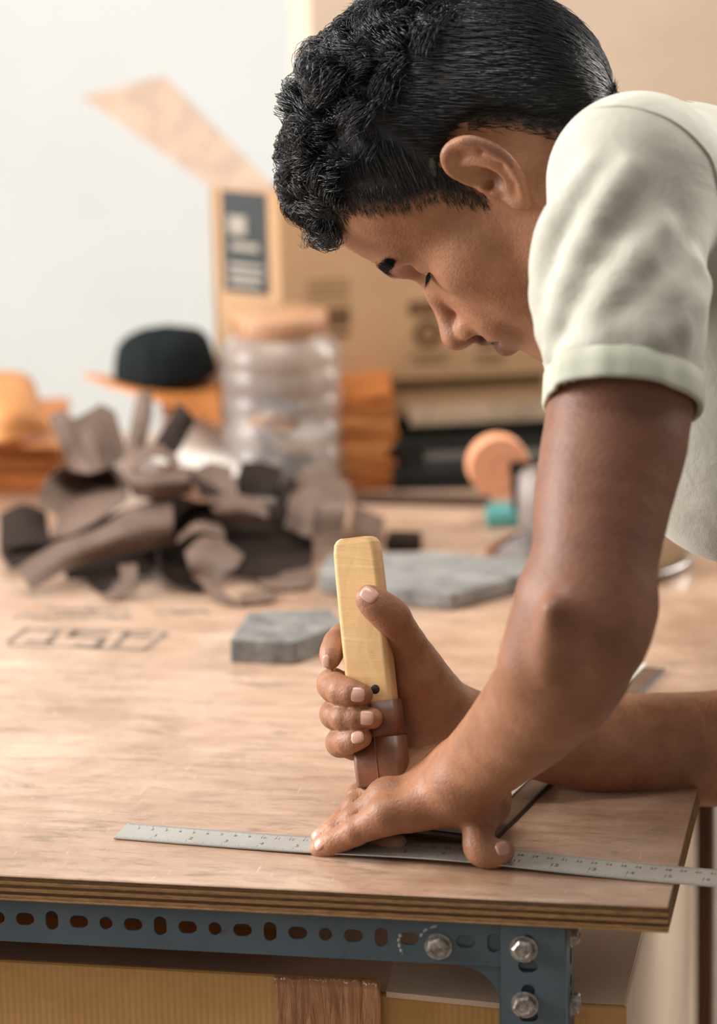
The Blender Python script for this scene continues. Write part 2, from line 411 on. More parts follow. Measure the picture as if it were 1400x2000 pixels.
BX = empty('carton', tuple(TM4 @ Vector((cxR-.35, .25, -TZ))), 'brown cardboard carton with wrinkled brown tape under the table', 'carton')
def tb(name, lo, hi, mat, parent, bevel=.0012): return box(name, lo, hi, mat, parent, TM4, bevel, 1)
cd_ = .5; zb = -(TZ-.0)
tb('front_panel', (-1.55, YC, zb), (cxR, YC+.005, czT), card.m, BX)
tb('side_panel', (cxR-.005, YC+.005, zb), (cxR, YC+cd_, czT), pcard.m, BX); tb('side_panel', (-1.55, YC+.005, zb), (-1.545, YC+cd_, czT), pcard.m, BX)
tb('back_panel', (-1.545, YC+cd_-.005, zb), (cxR-.005, YC+cd_, czT), card.m, BX)
xg = onplane(975, 1930, YC)[0]; xl = onplane(545, 1900, YC)[0]
def slab(name, quad, th, mat, parent):                     # quad corners in table space
    n = (Vector(quad[1])-Vector(quad[0])).cross(Vector(quad[3])-Vector(quad[0])).normalized()*th
    v = [TM4 @ Vector(q) for q in quad]+[TM4 @ (Vector(q)-n) for q in quad]
    return link(name, pymesh(name, v, [(0, 1, 2, 3), (7, 6, 5, 4), (0, 4, 5, 1), (1, 5, 6, 2), (2, 6, 7, 3), (3, 7, 4, 0)], False), mat, parent)
slab('top_flap', [(-1.54, YC+.004, czT+.001), (cxR-.002, YC+.004, czT+.001), (cxR-.002, YC+.26, czT+.004), (-1.54, YC+.26, czT+.004)], .004, pcard.m, BX)  # brown carton's top in pale card: window light put into its colour
slab('top_flap', [(-1.54, YC+.262, czT+.004), (cxR-.002, YC+.262, czT+.004), (cxR-.002, YC+cd_, czT+.001), (-1.54, YC+cd_, czT+.001)], .004, pcard.m, BX)
za = onplane(0, 1866, YC-.01)[1]; zb2 = onplane(540, 1893, YC-.01)[1]
tb('folded_panel', (-1.5, YC-.006, czT-.09), (xl+.07, YC-.0012, czT+.0125), card.m, BX)
tb('torn_edge', (-1.5, YC+.018, czT+.0175), (xl-.004, YC+.05, czT+.0235), card.m, BX, .002)
slab('torn_edge', [(onplane(755, 1890, YC)[0], YC-.004, czT+.004), (XR0+.03, YC-.006, czT-.001), (XR0+.03, YC+.03, czT+.010), (onplane(755, 1890, YC)[0], YC+.03, czT+.016)], .005, pcard.m, BX)
# packing tape with creases
x0t, x1t = onplane(538, 1950, YC-.004)[0], onplane(742, 1950, YC-.004)[0]; rt = np.random.default_rng(9); vs, fs = [], []; nu, nv = 46, 60
for j in range(nv):
    for i in range(nu):
        u, w = i/(nu-1), j/(nv-1); z = czT+.0135-w*.40; yy = YC-.0078-.0016*abs(math.sin(u*9+w*34+2*math.sin(u*5)))*math.exp(-w*1.2)
        if w < .05: yy += 0
        vs.append(TM4 @ Vector((x0t+(x1t-x0t)*u+.002*math.sin(w*30), yy, z)))
for j in range(nv-1):
    for i in range(nu-1): fs.append((j*nu+i, (j+1)*nu+i, (j+1)*nu+i+1, j*nu+i+1))
link('packing_tape', pymesh('packing_tape', vs, fs), tapem.m, BX).modifiers.new('film', 'SOLIDIFY').thickness = .0003
# second carton behind, and a dark wooden post at the right
y2 = YC+cd_+.03; x2a = onplane(1296, 1900, y2)[0]
B2 = empty('carton', tuple(TM4 @ Vector((x2a-.03, y2+.2, -TZ))), 'pale cardboard carton standing on the floor behind the taped carton', 'carton')
x2b = onplane(1356, 1850, y2-.06)[0]
tb('front_panel', (x2a-.30, y2, zb), (x2b-.02, y2+.005, -.09), pcard.m, B2); tb('side_panel', (x2b-.025, y2+.005, zb), (x2b-.02, y2+.4, -.09), pcard.m, B2)
tb('side_panel', (x2a-.30, y2+.005, zb), (x2a-.295, y2+.4, -.09), pcard.m, B2); tb('back_panel', (x2a-.295, y2+.395, zb), (x2b-.025, y2+.4, -.09), pcard.m, B2)
tb('lid', (x2a-.30, y2, -.09), (x2b-.02, y2+.4, -.086), pcard.m, B2)
redt = simple('orange_tape', lin(206, 120, 78), .5)
tb('tape_strip', (x2a-.008, y2-.0006, zb), (x2a+.004, y2, -.09), redt, B2, 0)
wood = NM('dark_post_wood'); c = wood.coord('Object', (20, 20, 2)); f = wood.noise(c, 3, 6, .7, .6); wood.set(color=wood.ramp(f, [(.3, lin(72, 48, 30)), (.7, lin(116, 80, 52))]), rough=.7); wood.bump(f, .3, .001)
y3 = .66; x3a = onplane(1358, 1850, y3)[0]; x3b = onplane(1392, 1850, y3)[0]
ST = empty('stool', tuple(TM4 @ Vector((x3a+.15, y3+.15, -TZ))), 'dark wooden stool standing beyond the right end of the table', 'stool')
hst = -.09
for dx in (0, .30):
    for dy in (0, .30): tb('leg', (x3a+dx, y3+dy, zb), (x3a+dx+(x3b-x3a), y3+dy+.03, hst), wood.m, ST, .002)
tb('seat', (x3a-.004, y3-.004, hst), (x3a+.34, y3+.34, hst+.022), wood.m, ST, .004)
for dy in (0.008, .308): tb('stretcher', (x3a+.012, y3+dy, -.55), (x3a+.31, y3+dy+.014, -.52), wood.m, ST, .002)

# ================================================================== ruler
R0, R0b = tab(222, 1640), tab(258, 1612); R1 = tab(1400, 1735); RX = (R1-R0)/np.linalg.norm(R1-R0); RY = np.array([-RX[1], RX[0], 0])
RM = frame(R0, RX, (0, 0, 1)); RWD = .029
ste = NM('brushed_ruler_steel'); c = ste.coord('Object', (4, 300, 1)); f = ste.noise(c, 6, 4, .6); c2 = ste.coord(); 
ste.set(color=ste.ramp(ste.noise(c2, 22, 5, .6), [(.3, lin(164, 161, 154)), (.7, lin(186, 183, 176))]), metal=.25, rough=.36); ste.bump(f, .1, .0002)
def rz(s): # the leather under the middle lifts the blade slightly
    return .0006+.0034*max(0., math.exp(-((s-.235)/.085)**2))
RUL = empty('steel_ruler', R0, 'long steel ruler lying across the near end of the table under the flat hand', 'ruler')
vs, fs = [], []; NS = 120; LR = .615
for i in range(NS+1):
    s = LR*i/NS; z = rz(s)
    for y, dz in ((0, 0), (RWD, 0), (RWD, .0009), (0, .0009)): vs.append(RM @ Vector((s, y, z+dz)))
for i in range(NS):
    for k in range(4): fs.append((i*4+k, i*4+(k+1) % 4, i*4+4+(k+1) % 4, i*4+4+k))
fs += [(0, 3, 2, 1), (NS*4, NS*4+1, NS*4+2, NS*4+3)]
blade = link('blade', bmesh_to('blade', (lambda b: b)(bmesh.new()) if False else (lambda m: (lambda b: (b.from_mesh(m), b)[1])(bmesh.new()))(pymesh('t', vs, fs, False))), ste.m, RUL)
etch = NM('etched_black'); etch.set(color=lin(74, 74, 72), rough=.6)
bm = bmesh.new()
def tick(s, y0, y1, w=.00022):
    box_bm(bm, (s-w/2, y0, rz(s)+.00085), (s+w/2, y1, rz(s)+.00095), RM)
for mm in range(2, 600):
    tick(mm*.001, RWD-(.0055 if mm % 10 == 0 else .004 if mm % 5 == 0 else .0026), RWD-.0002) if mm % 1 == 0 else None
for q in range(1, 23*16):
    s = q*.0254/16; tick(s, .0002, .0068 if q % 16 == 0 else .0052 if q % 8 == 0 else .004 if q % 4 == 0 else .0028)
link('graduations', bmesh_to('graduations', bm), etch.m, blade)['kind'] = 'stuff'
def text(s, body, size, M, mat, parent, name, align='CENTER'):
    cu = bpy.data.curves.new('txt', 'FONT'); cu.body = body; cu.size = size; cu.align_x = align; cu.extrude = .00004; cu.resolution_u = 2
    t = bpy.data.objects.new('tmp', cu); COL.objects.link(t); dg = bpy.context.evaluated_depsgraph_get()
    me = bpy.data.meshes.new_from_object(t.evaluated_get(dg)); bpy.data.objects.remove(t); bpy.data.curves.remove(cu); me.materials.clear(); me.name = name
    for v in me.vertices: v.co = M @ v.co
    return link(name, me, mat, parent)
for n in range(1, 60): text(0, str(n), .0048, RM @ Matrix.Translation((n*.01+.0012, RWD-.0098, rz(n*.01)+.00092)), etch.m, blade, 'numeral')
for n in range(1, 24): text(0, str(n), .0066, RM @ Matrix.Translation((n*.0254+.0018, .0078, rz(n*.0254)+.00092)), etch.m, blade, 'numeral')

# ================================================================== leather being cut, with its paper pattern
hide = NM('brown_leather'); c = hide.coord(); vo = hide.n('ShaderNodeTexVoronoi', Scale=520.0); hide.L.new(c, vo.inputs['Vector'])
hide.set(color=hide.ramp(hide.noise(c, 30, 5), [(.3, lin(84, 62, 46)), (.7, lin(112, 86, 66))]), rough=.5, spec=.4); hide.bump(vo.outputs['Distance'], .3, .0006)
edgem = simple('dark_leather_edge', lin(48, 38, 34), .5)
paper = simple('white_paper', lin(238, 232, 222), .85, .15, .02, 20)
A, B_ = tab(962, 1647), tab(1294, 1312); ld = (B_-A); LL = np.linalg.norm(ld); lm = frame(A, ld, (0, 0, 1))
LP = empty('leather_piece', A, 'dark brown leather piece under the knife and ruler', 'leather')
wL = .088
box('hide', (-.006, .0, .0002), (LL, wL, .0028), hide.m, LP, lm, .0007, 2)
box('edge_strip', (-.006, -.0016, .0002), (LL+.001, -.0001, .0034), edgem, LP, lm, .0005, 2)
pp = box('pattern_sheet', (.003, .0155, .0030), (LL+.006, wL-.004, .0036), paper, None, lm, .0002, 1); tagged(pp, 'white paper pattern sheet lying on the dark brown leather', 'paper')

# ================================================================== knife
kt, kb = px(697, 1052, 2.2) if 'px' in globals() else at(697, 1052, 2.2), at(748, 1540, 2.2)
tip = tab(757, 1642, .0034)
kax = Vector(tip-at(697, 1052, 2.2)); KL = kax.length
front = Vector((-.16, -1, 0)); km = frame(at(697, 1050, 2.2), (Vector((0, 0, 0))+kax.normalized().cross(front)*-1), tuple(-kax))   # z up along the handle, x across
kxw = km.col[0].to_3d()
if kxw.x < 0: km = km @ Matrix.Rotation(math.pi, 4, 'Z')
km = km @ Matrix.Rotation(math.radians(-9), 4, 'Z')
wd = NM('pale_handle_wood'); c = wd.coord('Object', (14, 14, 3)); f = wd.noise(c, 5, 6, .65, .8); c2 = wd.coord('Object', (3, 3, 60)); f3 = wd.noise(c2, 6, 3, .5, .3)
col = wd.ramp(f, [(.25, lin(204, 160, 106)), (.75, lin(228, 190, 138))]); col = wd.mix(wd.ramp(f3, [(.60, (0, 0, 0, 1)), (.72, (.35, .35, .35, 1))]), col, lin(240, 208, 156))
wd.set(color=col, rough=.5, spec=.35); wd.bump(f3, .25, .001)
KN = empty('knife', tip, 'knife with a pale yellow wooden handle gripped upright in the far hand', 'knife')
def loft(name, rings, mat, parent, smooth=True):
    n = len(rings[0]); vs = [p for r in rings for p in r]; fs = []
    for j in range(len(rings)-1):
        for i in range(n): fs.append((j*n+i, j*n+(i+1) % n, (j+1)*n+(i+1) % n, (j+1)*n+i))
    fs += [tuple(range(n-1, -1, -1)), tuple((len(rings)-1)*n+i for i in range(n))]
    bm = bmesh.new(); vv = [bm.verts.new(p) for p in vs]
    for f in fs: bm.faces.new([vv[i] for i in f])
    return link(name, bmesh_to(name, bm, smooth), mat, parent)
def rrect(w, d, r, z, M, ox=0, n=5, cut=0):
    out = []
    for k, (sx, sy) in enumerate(((1, 1), (-1, 1), (-1, -1), (1, -1))):
        for i in range(n+1):
            a = math.pi/2*(k+i/n); out.append(M @ Vector((ox+sx*(w/2-r)+r*math.cos(a), sy*(d/2-r)+r*math.sin(a), z)))
    return out
zs = [0, -.0012, -.004, -.010, -.03, -.06, -.09, -.112]
ws = [.020, .0255, .0295, .0315, .0322, .0325, .0325, .0325]
hn = loft('handle', [rrect(w, min(.016, w*.8) if z > -.003 else .0165, .0035, z, km, -.0004) for z, w in zip(zs, ws)], wd.m, KN, False)
hn.data.polygons.foreach_set('use_smooth', [False]*len(hn.data.polygons))
dot = simple('rivet_dark', lin(40, 34, 34), .5)
for (x, z, r) in ((.005, -.104, .0034), (-.009, -.099, .0026)):
    lathe('rivet', [(.0001, 0), (r, 0), (r*.9, .0002), (.0001, .0002)], dot, hn, km @ Matrix.Translation((x, -.00815, z)) @ Matrix.Rotation(math.pi/2, 4, 'X'), 16)
wrap = NM('leather_wrap'); c = wrap.coord(); wrap.set(color=wrap.ramp(wrap.noise(c, 45, 5), [(.3, lin(92, 56, 38)), (.7, lin(134, 84, 58))]), rough=.42, spec=.45); wrap.bump(wrap.noise(c, 120, 4), .3, .0006)
KW = [-.1121, -.1385, -.1386, -.170]
wr = loft('wrap_band', [rrect(.0345, .0175, .004, -.112, km, .0012), rrect(.035, .018, .004, -.1375, km, .0012)], wrap.m, KN, True)
wr2 = loft('wrap_band', [rrect(.0352, .0185, .004, -.1365, km, .0014), rrect(.0356, .0188, .004, -.1555, km, .0014), rrect(.0350, .0182, .004, -.168, km, .0014), rrect(.034, .0172, .004, -.1695, km, .0014)], wrap.m, KN, True)
box('wrap_seam', (.0008, -.0098, -.169), (.0015, -.0085, -.113), wrap.m, KN, km, .0003, 1)
kst = NM('blade_steel'); kst.set(color=lin(176, 174, 170), metal=.9, rough=.3)
KE = KL-.001
loft('blade', [[km @ Vector(p) for p in ((-.013, -.0011, -.165), (.015, -.0011, -.165), (.015, .0011, -.165), (-.013, .0011, -.165))],
               [km @ Vector(p) for p in ((-.011, -.0010, -KE+.018), (.014, -.0010, -KE+.018), (.014, .0010, -KE+.018), (-.011, .0010, -KE+.018))],
               [km @ Vector(p) for p in ((-.002, -.0002, -KE), (.003, -.0002, -KE+.001), (.003, .0002, -KE+.001), (-.002, .0002, -KE))]], kst.m, KN, False)
# ================================================================== the person
TH, PSI = math.radians(57), math.radians(10)
hu = np.array([-math.cos(PSI), math.sin(PSI), 0]); hv = np.array([0, 0, 1.]); hw = np.array([-math.sin(PSI), -math.cos(PSI), 0])
HU = hu*math.cos(TH)-hv*math.sin(TH); HV = hv*math.cos(TH)+hu*math.sin(TH); HW = hw
HM = np.stack([HU, HW, HV], 1)
EU, EV = -11, -3                        # where the ears sit on the head, mm
HO = at(958, 352, 2.16)-HM @ np.array([EU*.001, .074, EV*.001])
def hl(u, w, v): return HO+HM @ (np.array([u, w, v])*.001)
def hE(c, r, k=.010, sub=False, rot=None): return Ell(hl(*c), np.array(r)*.001, HM if rot is None else HM @ rot, k, sub)
def hC(a, b, ra, rb, k=.006, sub=False): return Cone(hl(*a), hl(*b), ra*.001, rb*.001, k, sub)
def ry(deg):
    a = math.radians(deg); return np.array([[math.cos(a), 0, math.sin(a)], [0, 1, 0], [-math.sin(a), 0, math.cos(a)]])
hd = [hE((-12, 0, 50), (102, 75, 82), .02), hE((-56, 0, 8), (56, 60, 52), .03), hE((42, 0, -18), (44, 57, 78), .03),
      hE((40, 0, 60), (52, 64, 50), .03)]
for s in (1, -1):
    hd += [hC((86, s*8, 21), (74, s*40, 24), 10, 8, .014), hE((46, s*47, -18), (25, 14, 15), .02), hE((36, s*36, -50), (32, 21, 36), .025),
           hC((66, s*20, -103), (-4, s*50, -64), 14, 15, .025), hC((-4, s*50, -64), (-16, s*58, -18), 15, 14, .03),
           hE((90, s*33, 6), (19, 17, 11), .010, True), hE((65, s*33, 6), (13.6, 16, 12), .005)]
for s in (1, -1): hd += [hC((84, s*9, -16), (86, s*12, -40), 8, 8, .010), hC((74, s*20, -30), (78, s*20, -52), 12, 12, .012)]
hd += [hC((82, 0, 6), (93, 0, -14), 7.5, 7, .010), hC((93, 0, -14), (111, 0, -38), 7, 8.5, .008), hE((109, 0, -41), (11.5, 11, 10.5), .007),
       hE((73, 0, -62), (26, 27, 26), .02), hE((72, 0, -98), (18, 23, 18), .02)]
for s in (1, -1):
    hd += [hE((96, s*13.5, -44), (11.5, 7, 9), .005), hC((99.5, s*2, -57), (87, s*20, -62), 6.5, 4, .005), hC((97, s*1, -73), (84, s*18, -68), 7.2, 4, .005),
           hE((100, s*10.5, -52), (8.5, 6, 7), .003, True), hC((109, 0, -65), (83, s*25, -65.5), 2.2, 1.8, .003, True)]
hd += [hC((98, 0, -51), (89, 0, -56), 5, 6, .006), hC((100, 0, -54), (98, 0, -62), 2, 2, .006, True)]
# ears
def ear(s):
    o = 72
    def q(u, v, w): return (u+EU, s*(o+w), v+EV)
    hx = [(6, 4, 0), (8, 16, 4), (7, 27, 9), (0, 34, 13), (-10, 33, 17), (-19, 25, 21), (-23, 12, 23), (-22, -2, 21), (-16, -14, 17), (-9, -22, 13), (-2, -27, 9)]
    c = catmull([q(*p) for p in hx], 3)
    P = [hC(c[i], c[i+1], 3.4, 3.4, .002) for i in range(len(c)-1)]
    P += [hE(q(-1, -24, 8), (6, 3.6, 8), .006), hC(q(4, -10, 2), q(2, -22, 6), 4, 4, .006)]
    ah = catmull([q(-2, 22, 10), q(-10, 14, 15), q(-13, 3, 16), (q(-10, -9, 13)), q(-4, -15, 10)], 3)
    P += [hC(ah[i], ah[i+1], 3.2, 3.0, .004) for i in range(len(ah)-1)]
    # membrane between helix and head
    for t in np.linspace(0, 1, 24):
        i = t*(len(c)-1); p = np.array(c[int(i)]); b = np.array(q(0, 4+p[2]*.25, -2))
        P.append(hC(p*.92+b*.08, b, 2.4, 5, .004))
    P += [hC(q(7, 1, 3), q(5, -7, 4), 3.4, 3.2, .004), hE(q(-2, 0, 11), (8, 9, 9), .004, True), hC(q(2, -1, 8), q(2, -2, -6), 3.2, 3, .003, True)]
    return Grp(P)
ears = [(ear(1), .006), (ear(-1), .006)]

def px(x, y, Z): return at(x, y, Z)
def limb(pts, k=.006, n=3):
    c = catmull(pts, n) if len(pts) > 2 else pts
    return [Cone(px(*a[:3]), px(*b[:3]), float(a[3]), float(b[3]), k) for a, b in zip(c, c[1:])]
# --- left arm (near the camera) and the hand that holds the ruler down
LS, LE, LW = (1236, 350, 2.095), (1152, 1225, 2.0), (893, 1524, 2.168)
larm = limb([LS+(.046,), (1212, 780, 2.05, .0455), (1180, 960, 2.03, .042), (1158, 1120, 2.01, .0370), (1146, 1215, 2.0, .0355)])
larm += limb([(1146, 1215, 2.0, .0355), (1112, 1300, 2.03, .0375), (1050, 1380, 2.07, .0345), (980, 1452, 2.115, .0285), (915, 1510, 2.155, .0240)])
larm += [Cone(px(1215, 1190, 2.005), px(1195, 1265, 1.99), .018, .016, .02), Cone(px(1035, 1290, 2.02), px(1062, 1170, 2.01), .012, .012, .03),
         Cone(px(1078, 1190, 1.965), px(1074, 1290, 1.985), .004, .004, .02),
         Ell(px(890, 1538, 2.142), (.013, .011, .011), None, .014),
         Cone(px(905, 1500, 2.185), px(870, 1520, 2.192), .023, .020, .02), Cone(px(905, 1535, 2.155), px(868, 1545, 2.165), .020, .019, .02)]
MC = dict(i=(784, 1503, 2.218), m=(764, 1523, 2.200), r=(752, 1560, 2.180), p=(752, 1594, 2.160))
palm = []
for q, w0, ra in ((MC['i'], (875, 1500, 2.215), .0125), (MC['m'], (875, 1512, 2.200), .0125), (MC['r'], (878, 1535, 2.180), .0125), (MC['p'], (882, 1562, 2.162), .0125)):
    palm.append(Cone(px(*w0), px(*q), .017, ra, .010))
for q, r in ((MC['i'], .0115), (MC['m'], .0112), (MC['r'], .0110), (MC['p'], .0105)):
    palm.append(Ell(px(q[0]+4, q[1]-8, q[2]-.004), (r, r, r), None, .006))
palm += [Cone(px(880, 1558, 2.165), px(800, 1584, 2.163), .013, .011, .010), Cone(px(885, 1545, 2.21), px(800, 1560, 2.215), .016, .014, .014)]
def finger(pts, k=.003):
    kn = [Ell(px(p[0], p[1]-3, p[2]-.001), (p[3]*1.035,)*3, None, .003) for p in pts[1:3]]      # knuckle joints
    return Grp(limb(pts, k, 2)+kn)
lf = [ # index curls under, middle, ring, little
    finger([MC['i']+(.0118,), (704, 1560, 2.226, .0096), (706, 1618, 2.205, .0088), (738, 1645, 2.190, .0078), (775, 1648, 2.180, .0066)]),
    finger([MC['m']+(.0115,), (697, 1580, 2.200, .0098), (668, 1612, 2.198, .0086), (640, 1640, 2.196, .0074)]),
    finger([MC['r']+(.0115,), (694, 1602, 2.184, .0098), (655, 1625, 2.189, .0086), (627, 1638, 2.190, .0072)]),
    finger([MC['p']+(.0120,), (694, 1625, 2.168, .0090), (650, 1648, 2.176, .0080), (624, 1658, 2.178, .0070)])]
lth = Grp(limb([(915, 1535, 2.20, .017), (946, 1566, 2.187, .0135), (939, 1604, 2.165, .0098), (934, 1636, 2.150, .0086), (940, 1661, 2.146, .0090), (966, 1668, 2.145, .0076), (986, 1662, 2.145, .0056)], .005)
          + [Cone(px(970, 1530, 2.20), px(968, 1575, 2.18), .008, .007, .014)])
LHAND = Grp(larm+palm, [(f, .006) for f in lf]+[(lth, .009)])
# --- right arm (far side) and the hand that grips the knife
RE, RW = (1590, 1432, 2.345), (925, 1425, 2.262)
rarm = limb([(1345, 480, 2.47, .047), (1480, 950, 2.42, .043), RE+(.041,)])
rarm += limb([RE+(.041,), (1400, 1462, 2.325, .0405), (1230, 1458, 2.300, .0365), (1080, 1448, 2.28, .0285), (960, 1428, 2.268, .0225), (915, 1420, 2.262, .0225)])
HZ = 2.2
rpalm = [Cone(px(905, 1420, 2.262), px(800, 1330, 2.252), .020, .014, .014), Cone(px(905, 1425, 2.262), px(790, 1375, 2.252), .020, .014, .014),
         Cone(px(900, 1435, 2.258), px(790, 1420, 2.248), .020, .014, .014), Cone(px(895, 1445, 2.252), px(800, 1455, 2.240), .020, .015, .014),
         Cone(px(900, 1440, 2.245), px(822, 1462, 2.224), .018, .014, .012)]
rf = [finger([(800, 1330, 2.252, .0115), (722, 1262, 2.246, .0100), (668, 1246, 2.226, .0088), (650, 1268, 2.208, .0080), (645, 1288, 2.202, .0068)]),
      finger([(790, 1372, 2.252, .0118), (705, 1350, 2.240, .0108), (650, 1338, 2.213, .0102), (668, 1350, 2.186, .0100), (706, 1357, 2.178, .0078)]),
      finger([(790, 1420, 2.248, .0115), (715, 1408, 2.236, .0104), (654, 1396, 2.210, .0096), (672, 1401, 2.186, .0092), (726, 1403, 2.178, .0074)]),
      finger([(800, 1455, 2.240, .0108), (730, 1462, 2.230, .0094), (664, 1452, 2.208, .0090), (678, 1447, 2.188, .0086), (706, 1441, 2.180, .0070)])]
rth = Grp(limb([(890, 1415, 2.255, .021), (840, 1355, 2.232, .0205), (808, 1282, 2.208, .0134), (768, 1210, 2.188, .0104), (739, 1184, 2.182, .0098), (716, 1166, 2.180, .0074)], .005)
          + [Cone(px(820, 1400, 2.222), px(806, 1330, 2.21), .015, .012, .02), Ell(px(765, 1204, 2.186), (.0115, .0115, .0105), None, .006)])
RHAND = Grp(rarm+rpalm, [(f, .006) for f in rf]+[(rth, .012)])
# --- trunk
CH, HP = px(1330, 560, 2.28), px(2270, 1050, 2.36)
ax = (HP-CH)/np.linalg.norm(HP-CH); lat = np.array([0, 1., 0]); lat = lat-ax*(lat@ax); lat /= np.linalg.norm(lat); dv = np.cross(ax, lat)
TM = np.stack([ax, lat, dv], 1)
def tr(a, l, d): return CH+ax*a+lat*l+dv*d
if dv[2] < 0: dv = -dv; TM = np.stack([ax, -lat, dv], 1)
trunk = [Ell(tr(.06, 0, -.005), (.13, .150, .105), TM, .05),    # the rest is under the shirt and trousers
         Cone(px(1240, 360, 2.13), px(1330, 380, 2.44), .045, .045, .05),
         Cone(hl(-30, 0, -30), px(1285, 400, 2.28), .052, .060, .03), Cone(hl(10, 0, -55), px(1290, 520, 2.28), .042, .055, .04)]
hipL = HP+np.array([0.02, -.09, -.02]); hipR = HP+np.array([.02, .09, -.02])
BODY = Grp(trunk+hd, ears+[(LHAND, .04), (RHAND, .04)])
# hl-space helpers
def to_head(V): return ((V-HO) @ HM)*1000

skin = NM('skin')
v = skin.coord('Object')
at_ = skin.n('ShaderNodeAttribute', attribute_name='tone')
n1 = skin.noise(v, 38, 6, .65); n2 = skin.noise(v, 9, 3, .5)
base = skin.ramp(n1, [(.3, lin(140, 94, 66)), (.7, lin(178, 126, 94))])
base = skin.mix(skin.math('MULTIPLY', n2, .35), base, lin(120, 76, 54))
sp = skin.n('ShaderNodeSeparateColor'); skin.L.new(at_.outputs['Color'], sp.inputs[0])
base = skin.mix(sp.outputs[0], base, lin(196, 146, 116))     # lighter palm side and finger tips
base = skin.mix(sp.outputs[1], base, lin(100, 60, 50))       # lips, darker knuckle creases
base = skin.mix(sp.outputs[2], base, lin(30, 24, 22))        # stubble and hair roots
skin.set(color=base, rough=.50, spec=.40, sss=.08)
skin.b.inputs['Subsurface Radius'].default_value = (.01, .004, .002); skin.b.inputs['Subsurface Scale'].default_value = .5
vo = skin.n('ShaderNodeTexVoronoi', Scale=420.0); skin.L.new(v, vo.inputs['Vector'])
skin.bump(vo.outputs['Distance'], .25, .0006)
ve = skin.n('ShaderNodeTexVoronoi', Scale=170.0, feature='DISTANCE_TO_EDGE'); wm = skin.n('ShaderNodeVectorMath', operation='ADD'); wn = skin.n('ShaderNodeTexNoise', Scale=90.0); skin.L.new(v, wn.inputs['Vector'])
ws_ = skin.n('ShaderNodeVectorMath', operation='SCALE'); skin.L.new(wn.outputs['Color'], ws_.inputs[0]); ws_.inputs['Scale'].default_value = .012
skin.L.new(v, wm.inputs[0]); skin.L.new(ws_.outputs[0], wm.inputs[1]); skin.L.new(wm.outputs[0], ve.inputs['Vector'])
skin.bump(skin.ramp(ve.outputs['Distance'], [(0, (0, 0, 0, 1)), (.12, (1, 1, 1, 1))]), .16, .0006)
skin.bump(skin.noise(v, 160, 5, .6), .25, .0012)
# fine creases running across the hand
TRK = Grp(trunk+hd)
def bodyfn(P, c, rad): return BODY.d(P, c, rad)
V, Q = surface(bodyfn, BODY.lo-.01, BODY.hi+.01, .0015)
def orient(V, Q):
    a, b, c = V[Q[:, 0]], V[Q[:, 1]], V[Q[:, 2]]
    return Q if np.einsum('ij,ij->i', a-V.mean(0), np.cross(b-a, c-a)).sum() > 0 else Q[:, ::-1]
Q = orient(V, Q)
PERSON = empty('person', (HP[0], HP[1], 0), 'person in a pale sage short-sleeved shirt bending over the bench with a knife', 'person')
bme = npmesh('body', V, Q)
hc = to_head(V)
tone = np.zeros((len(V), 4), np.float32); tone[:, 3] = 1
def soft(P, prim, a, b): return np.clip((b-prim.d(P.astype(np.float32)))/(b-a), 0, 1)
Vf = V.astype(np.float32)
headm = (np.abs(hc[:, 0]) < 130) & (np.abs(hc[:, 1]) < 95) & (hc[:, 2] > -130) & (hc[:, 2] < 150)
for s in (1, -1):
    for L in (hC((100, s*2, -59), (87, s*20, -63), 6.5, 3.5), hC((98, s*1, -71), (84, s*18, -67.5), 6, 3)):
        d = L.d(Vf[headm]); tone[headm, 1] = np.maximum(tone[headm, 1], np.clip(1-d/.0025, 0, 1)*.95*(hc[headm, 0] > 80))
# finger tips and palm side lighter
for p, r in (((640, 1640, 2.196), .02), ((627, 1638, 2.19), .02), ((624, 1658, 2.178), .02), ((980, 1668, 2.143), .02), ((775, 1648, 2.18), .03), ((716, 1170, 2.18), .02), ((830, 1470, 2.22), .045), ((645, 1288, 2.2), .02)):
    d = np.linalg.norm(V-px(*p), axis=1); tone[:, 0] = np.maximum(tone[:, 0], np.clip(1-d/r, 0, 1)*.7)
# the scalp under the hair
HAIRPOLY = np.array([(92, 74), (80, 68), (60, 68), (50, 52), (36, 35), (22, 25), (15, 8), (8, -8), (2, -6), (1, 8), (-6, 24), (-24, 28), (-38, 22), (-48, 2), (-54, -22), (-66, -42), (-85, -60), (-150, -72), (-160, 60), (-60, 170), (120, 170), (125, 80)], float)
def poly_sd(p, poly):
    d = np.full(len(p), 1e9); s = np.ones(len(p)); n = len(poly)
    for i in range(n):
        a, b = poly[i], poly[i-1]; e = b-a; w = p-a
        q = w-e*np.clip((w@e)/(e@e), 0, 1)[:, None]; d = np.minimum(d, (q*q).sum(1))
        c1 = p[:, 1] >= a[1]; c2 = p[:, 1] < b[1]; c3 = e[0]*w[:, 1] > e[1]*w[:, 0]
        f = (c1 & c2 & c3) | (~c1 & ~c2 & ~c3); s[f] *= -1
    return s*np.sqrt(d)
sd = np.full(len(V), 99.); sd[headm] = poly_sd(hc[headm][:, [0, 2]], HAIRPOLY)
earm = headm & (np.abs(hc[:, 1]) > 72) & (hc[:, 0] > EU-30) & (hc[:, 0] < EU+12)
tone[:, 2] = np.where(earm, 0, np.clip((1.5-sd)/9, 0, 1))
# tanned darker towards the upper arm
up_ = np.clip((V[:, 2]-(TZ+.09))/.16, 0, 1)*(V[:, 1] < .06)*(~headm); tone[:, 1] = np.maximum(tone[:, 1], up_*.55)
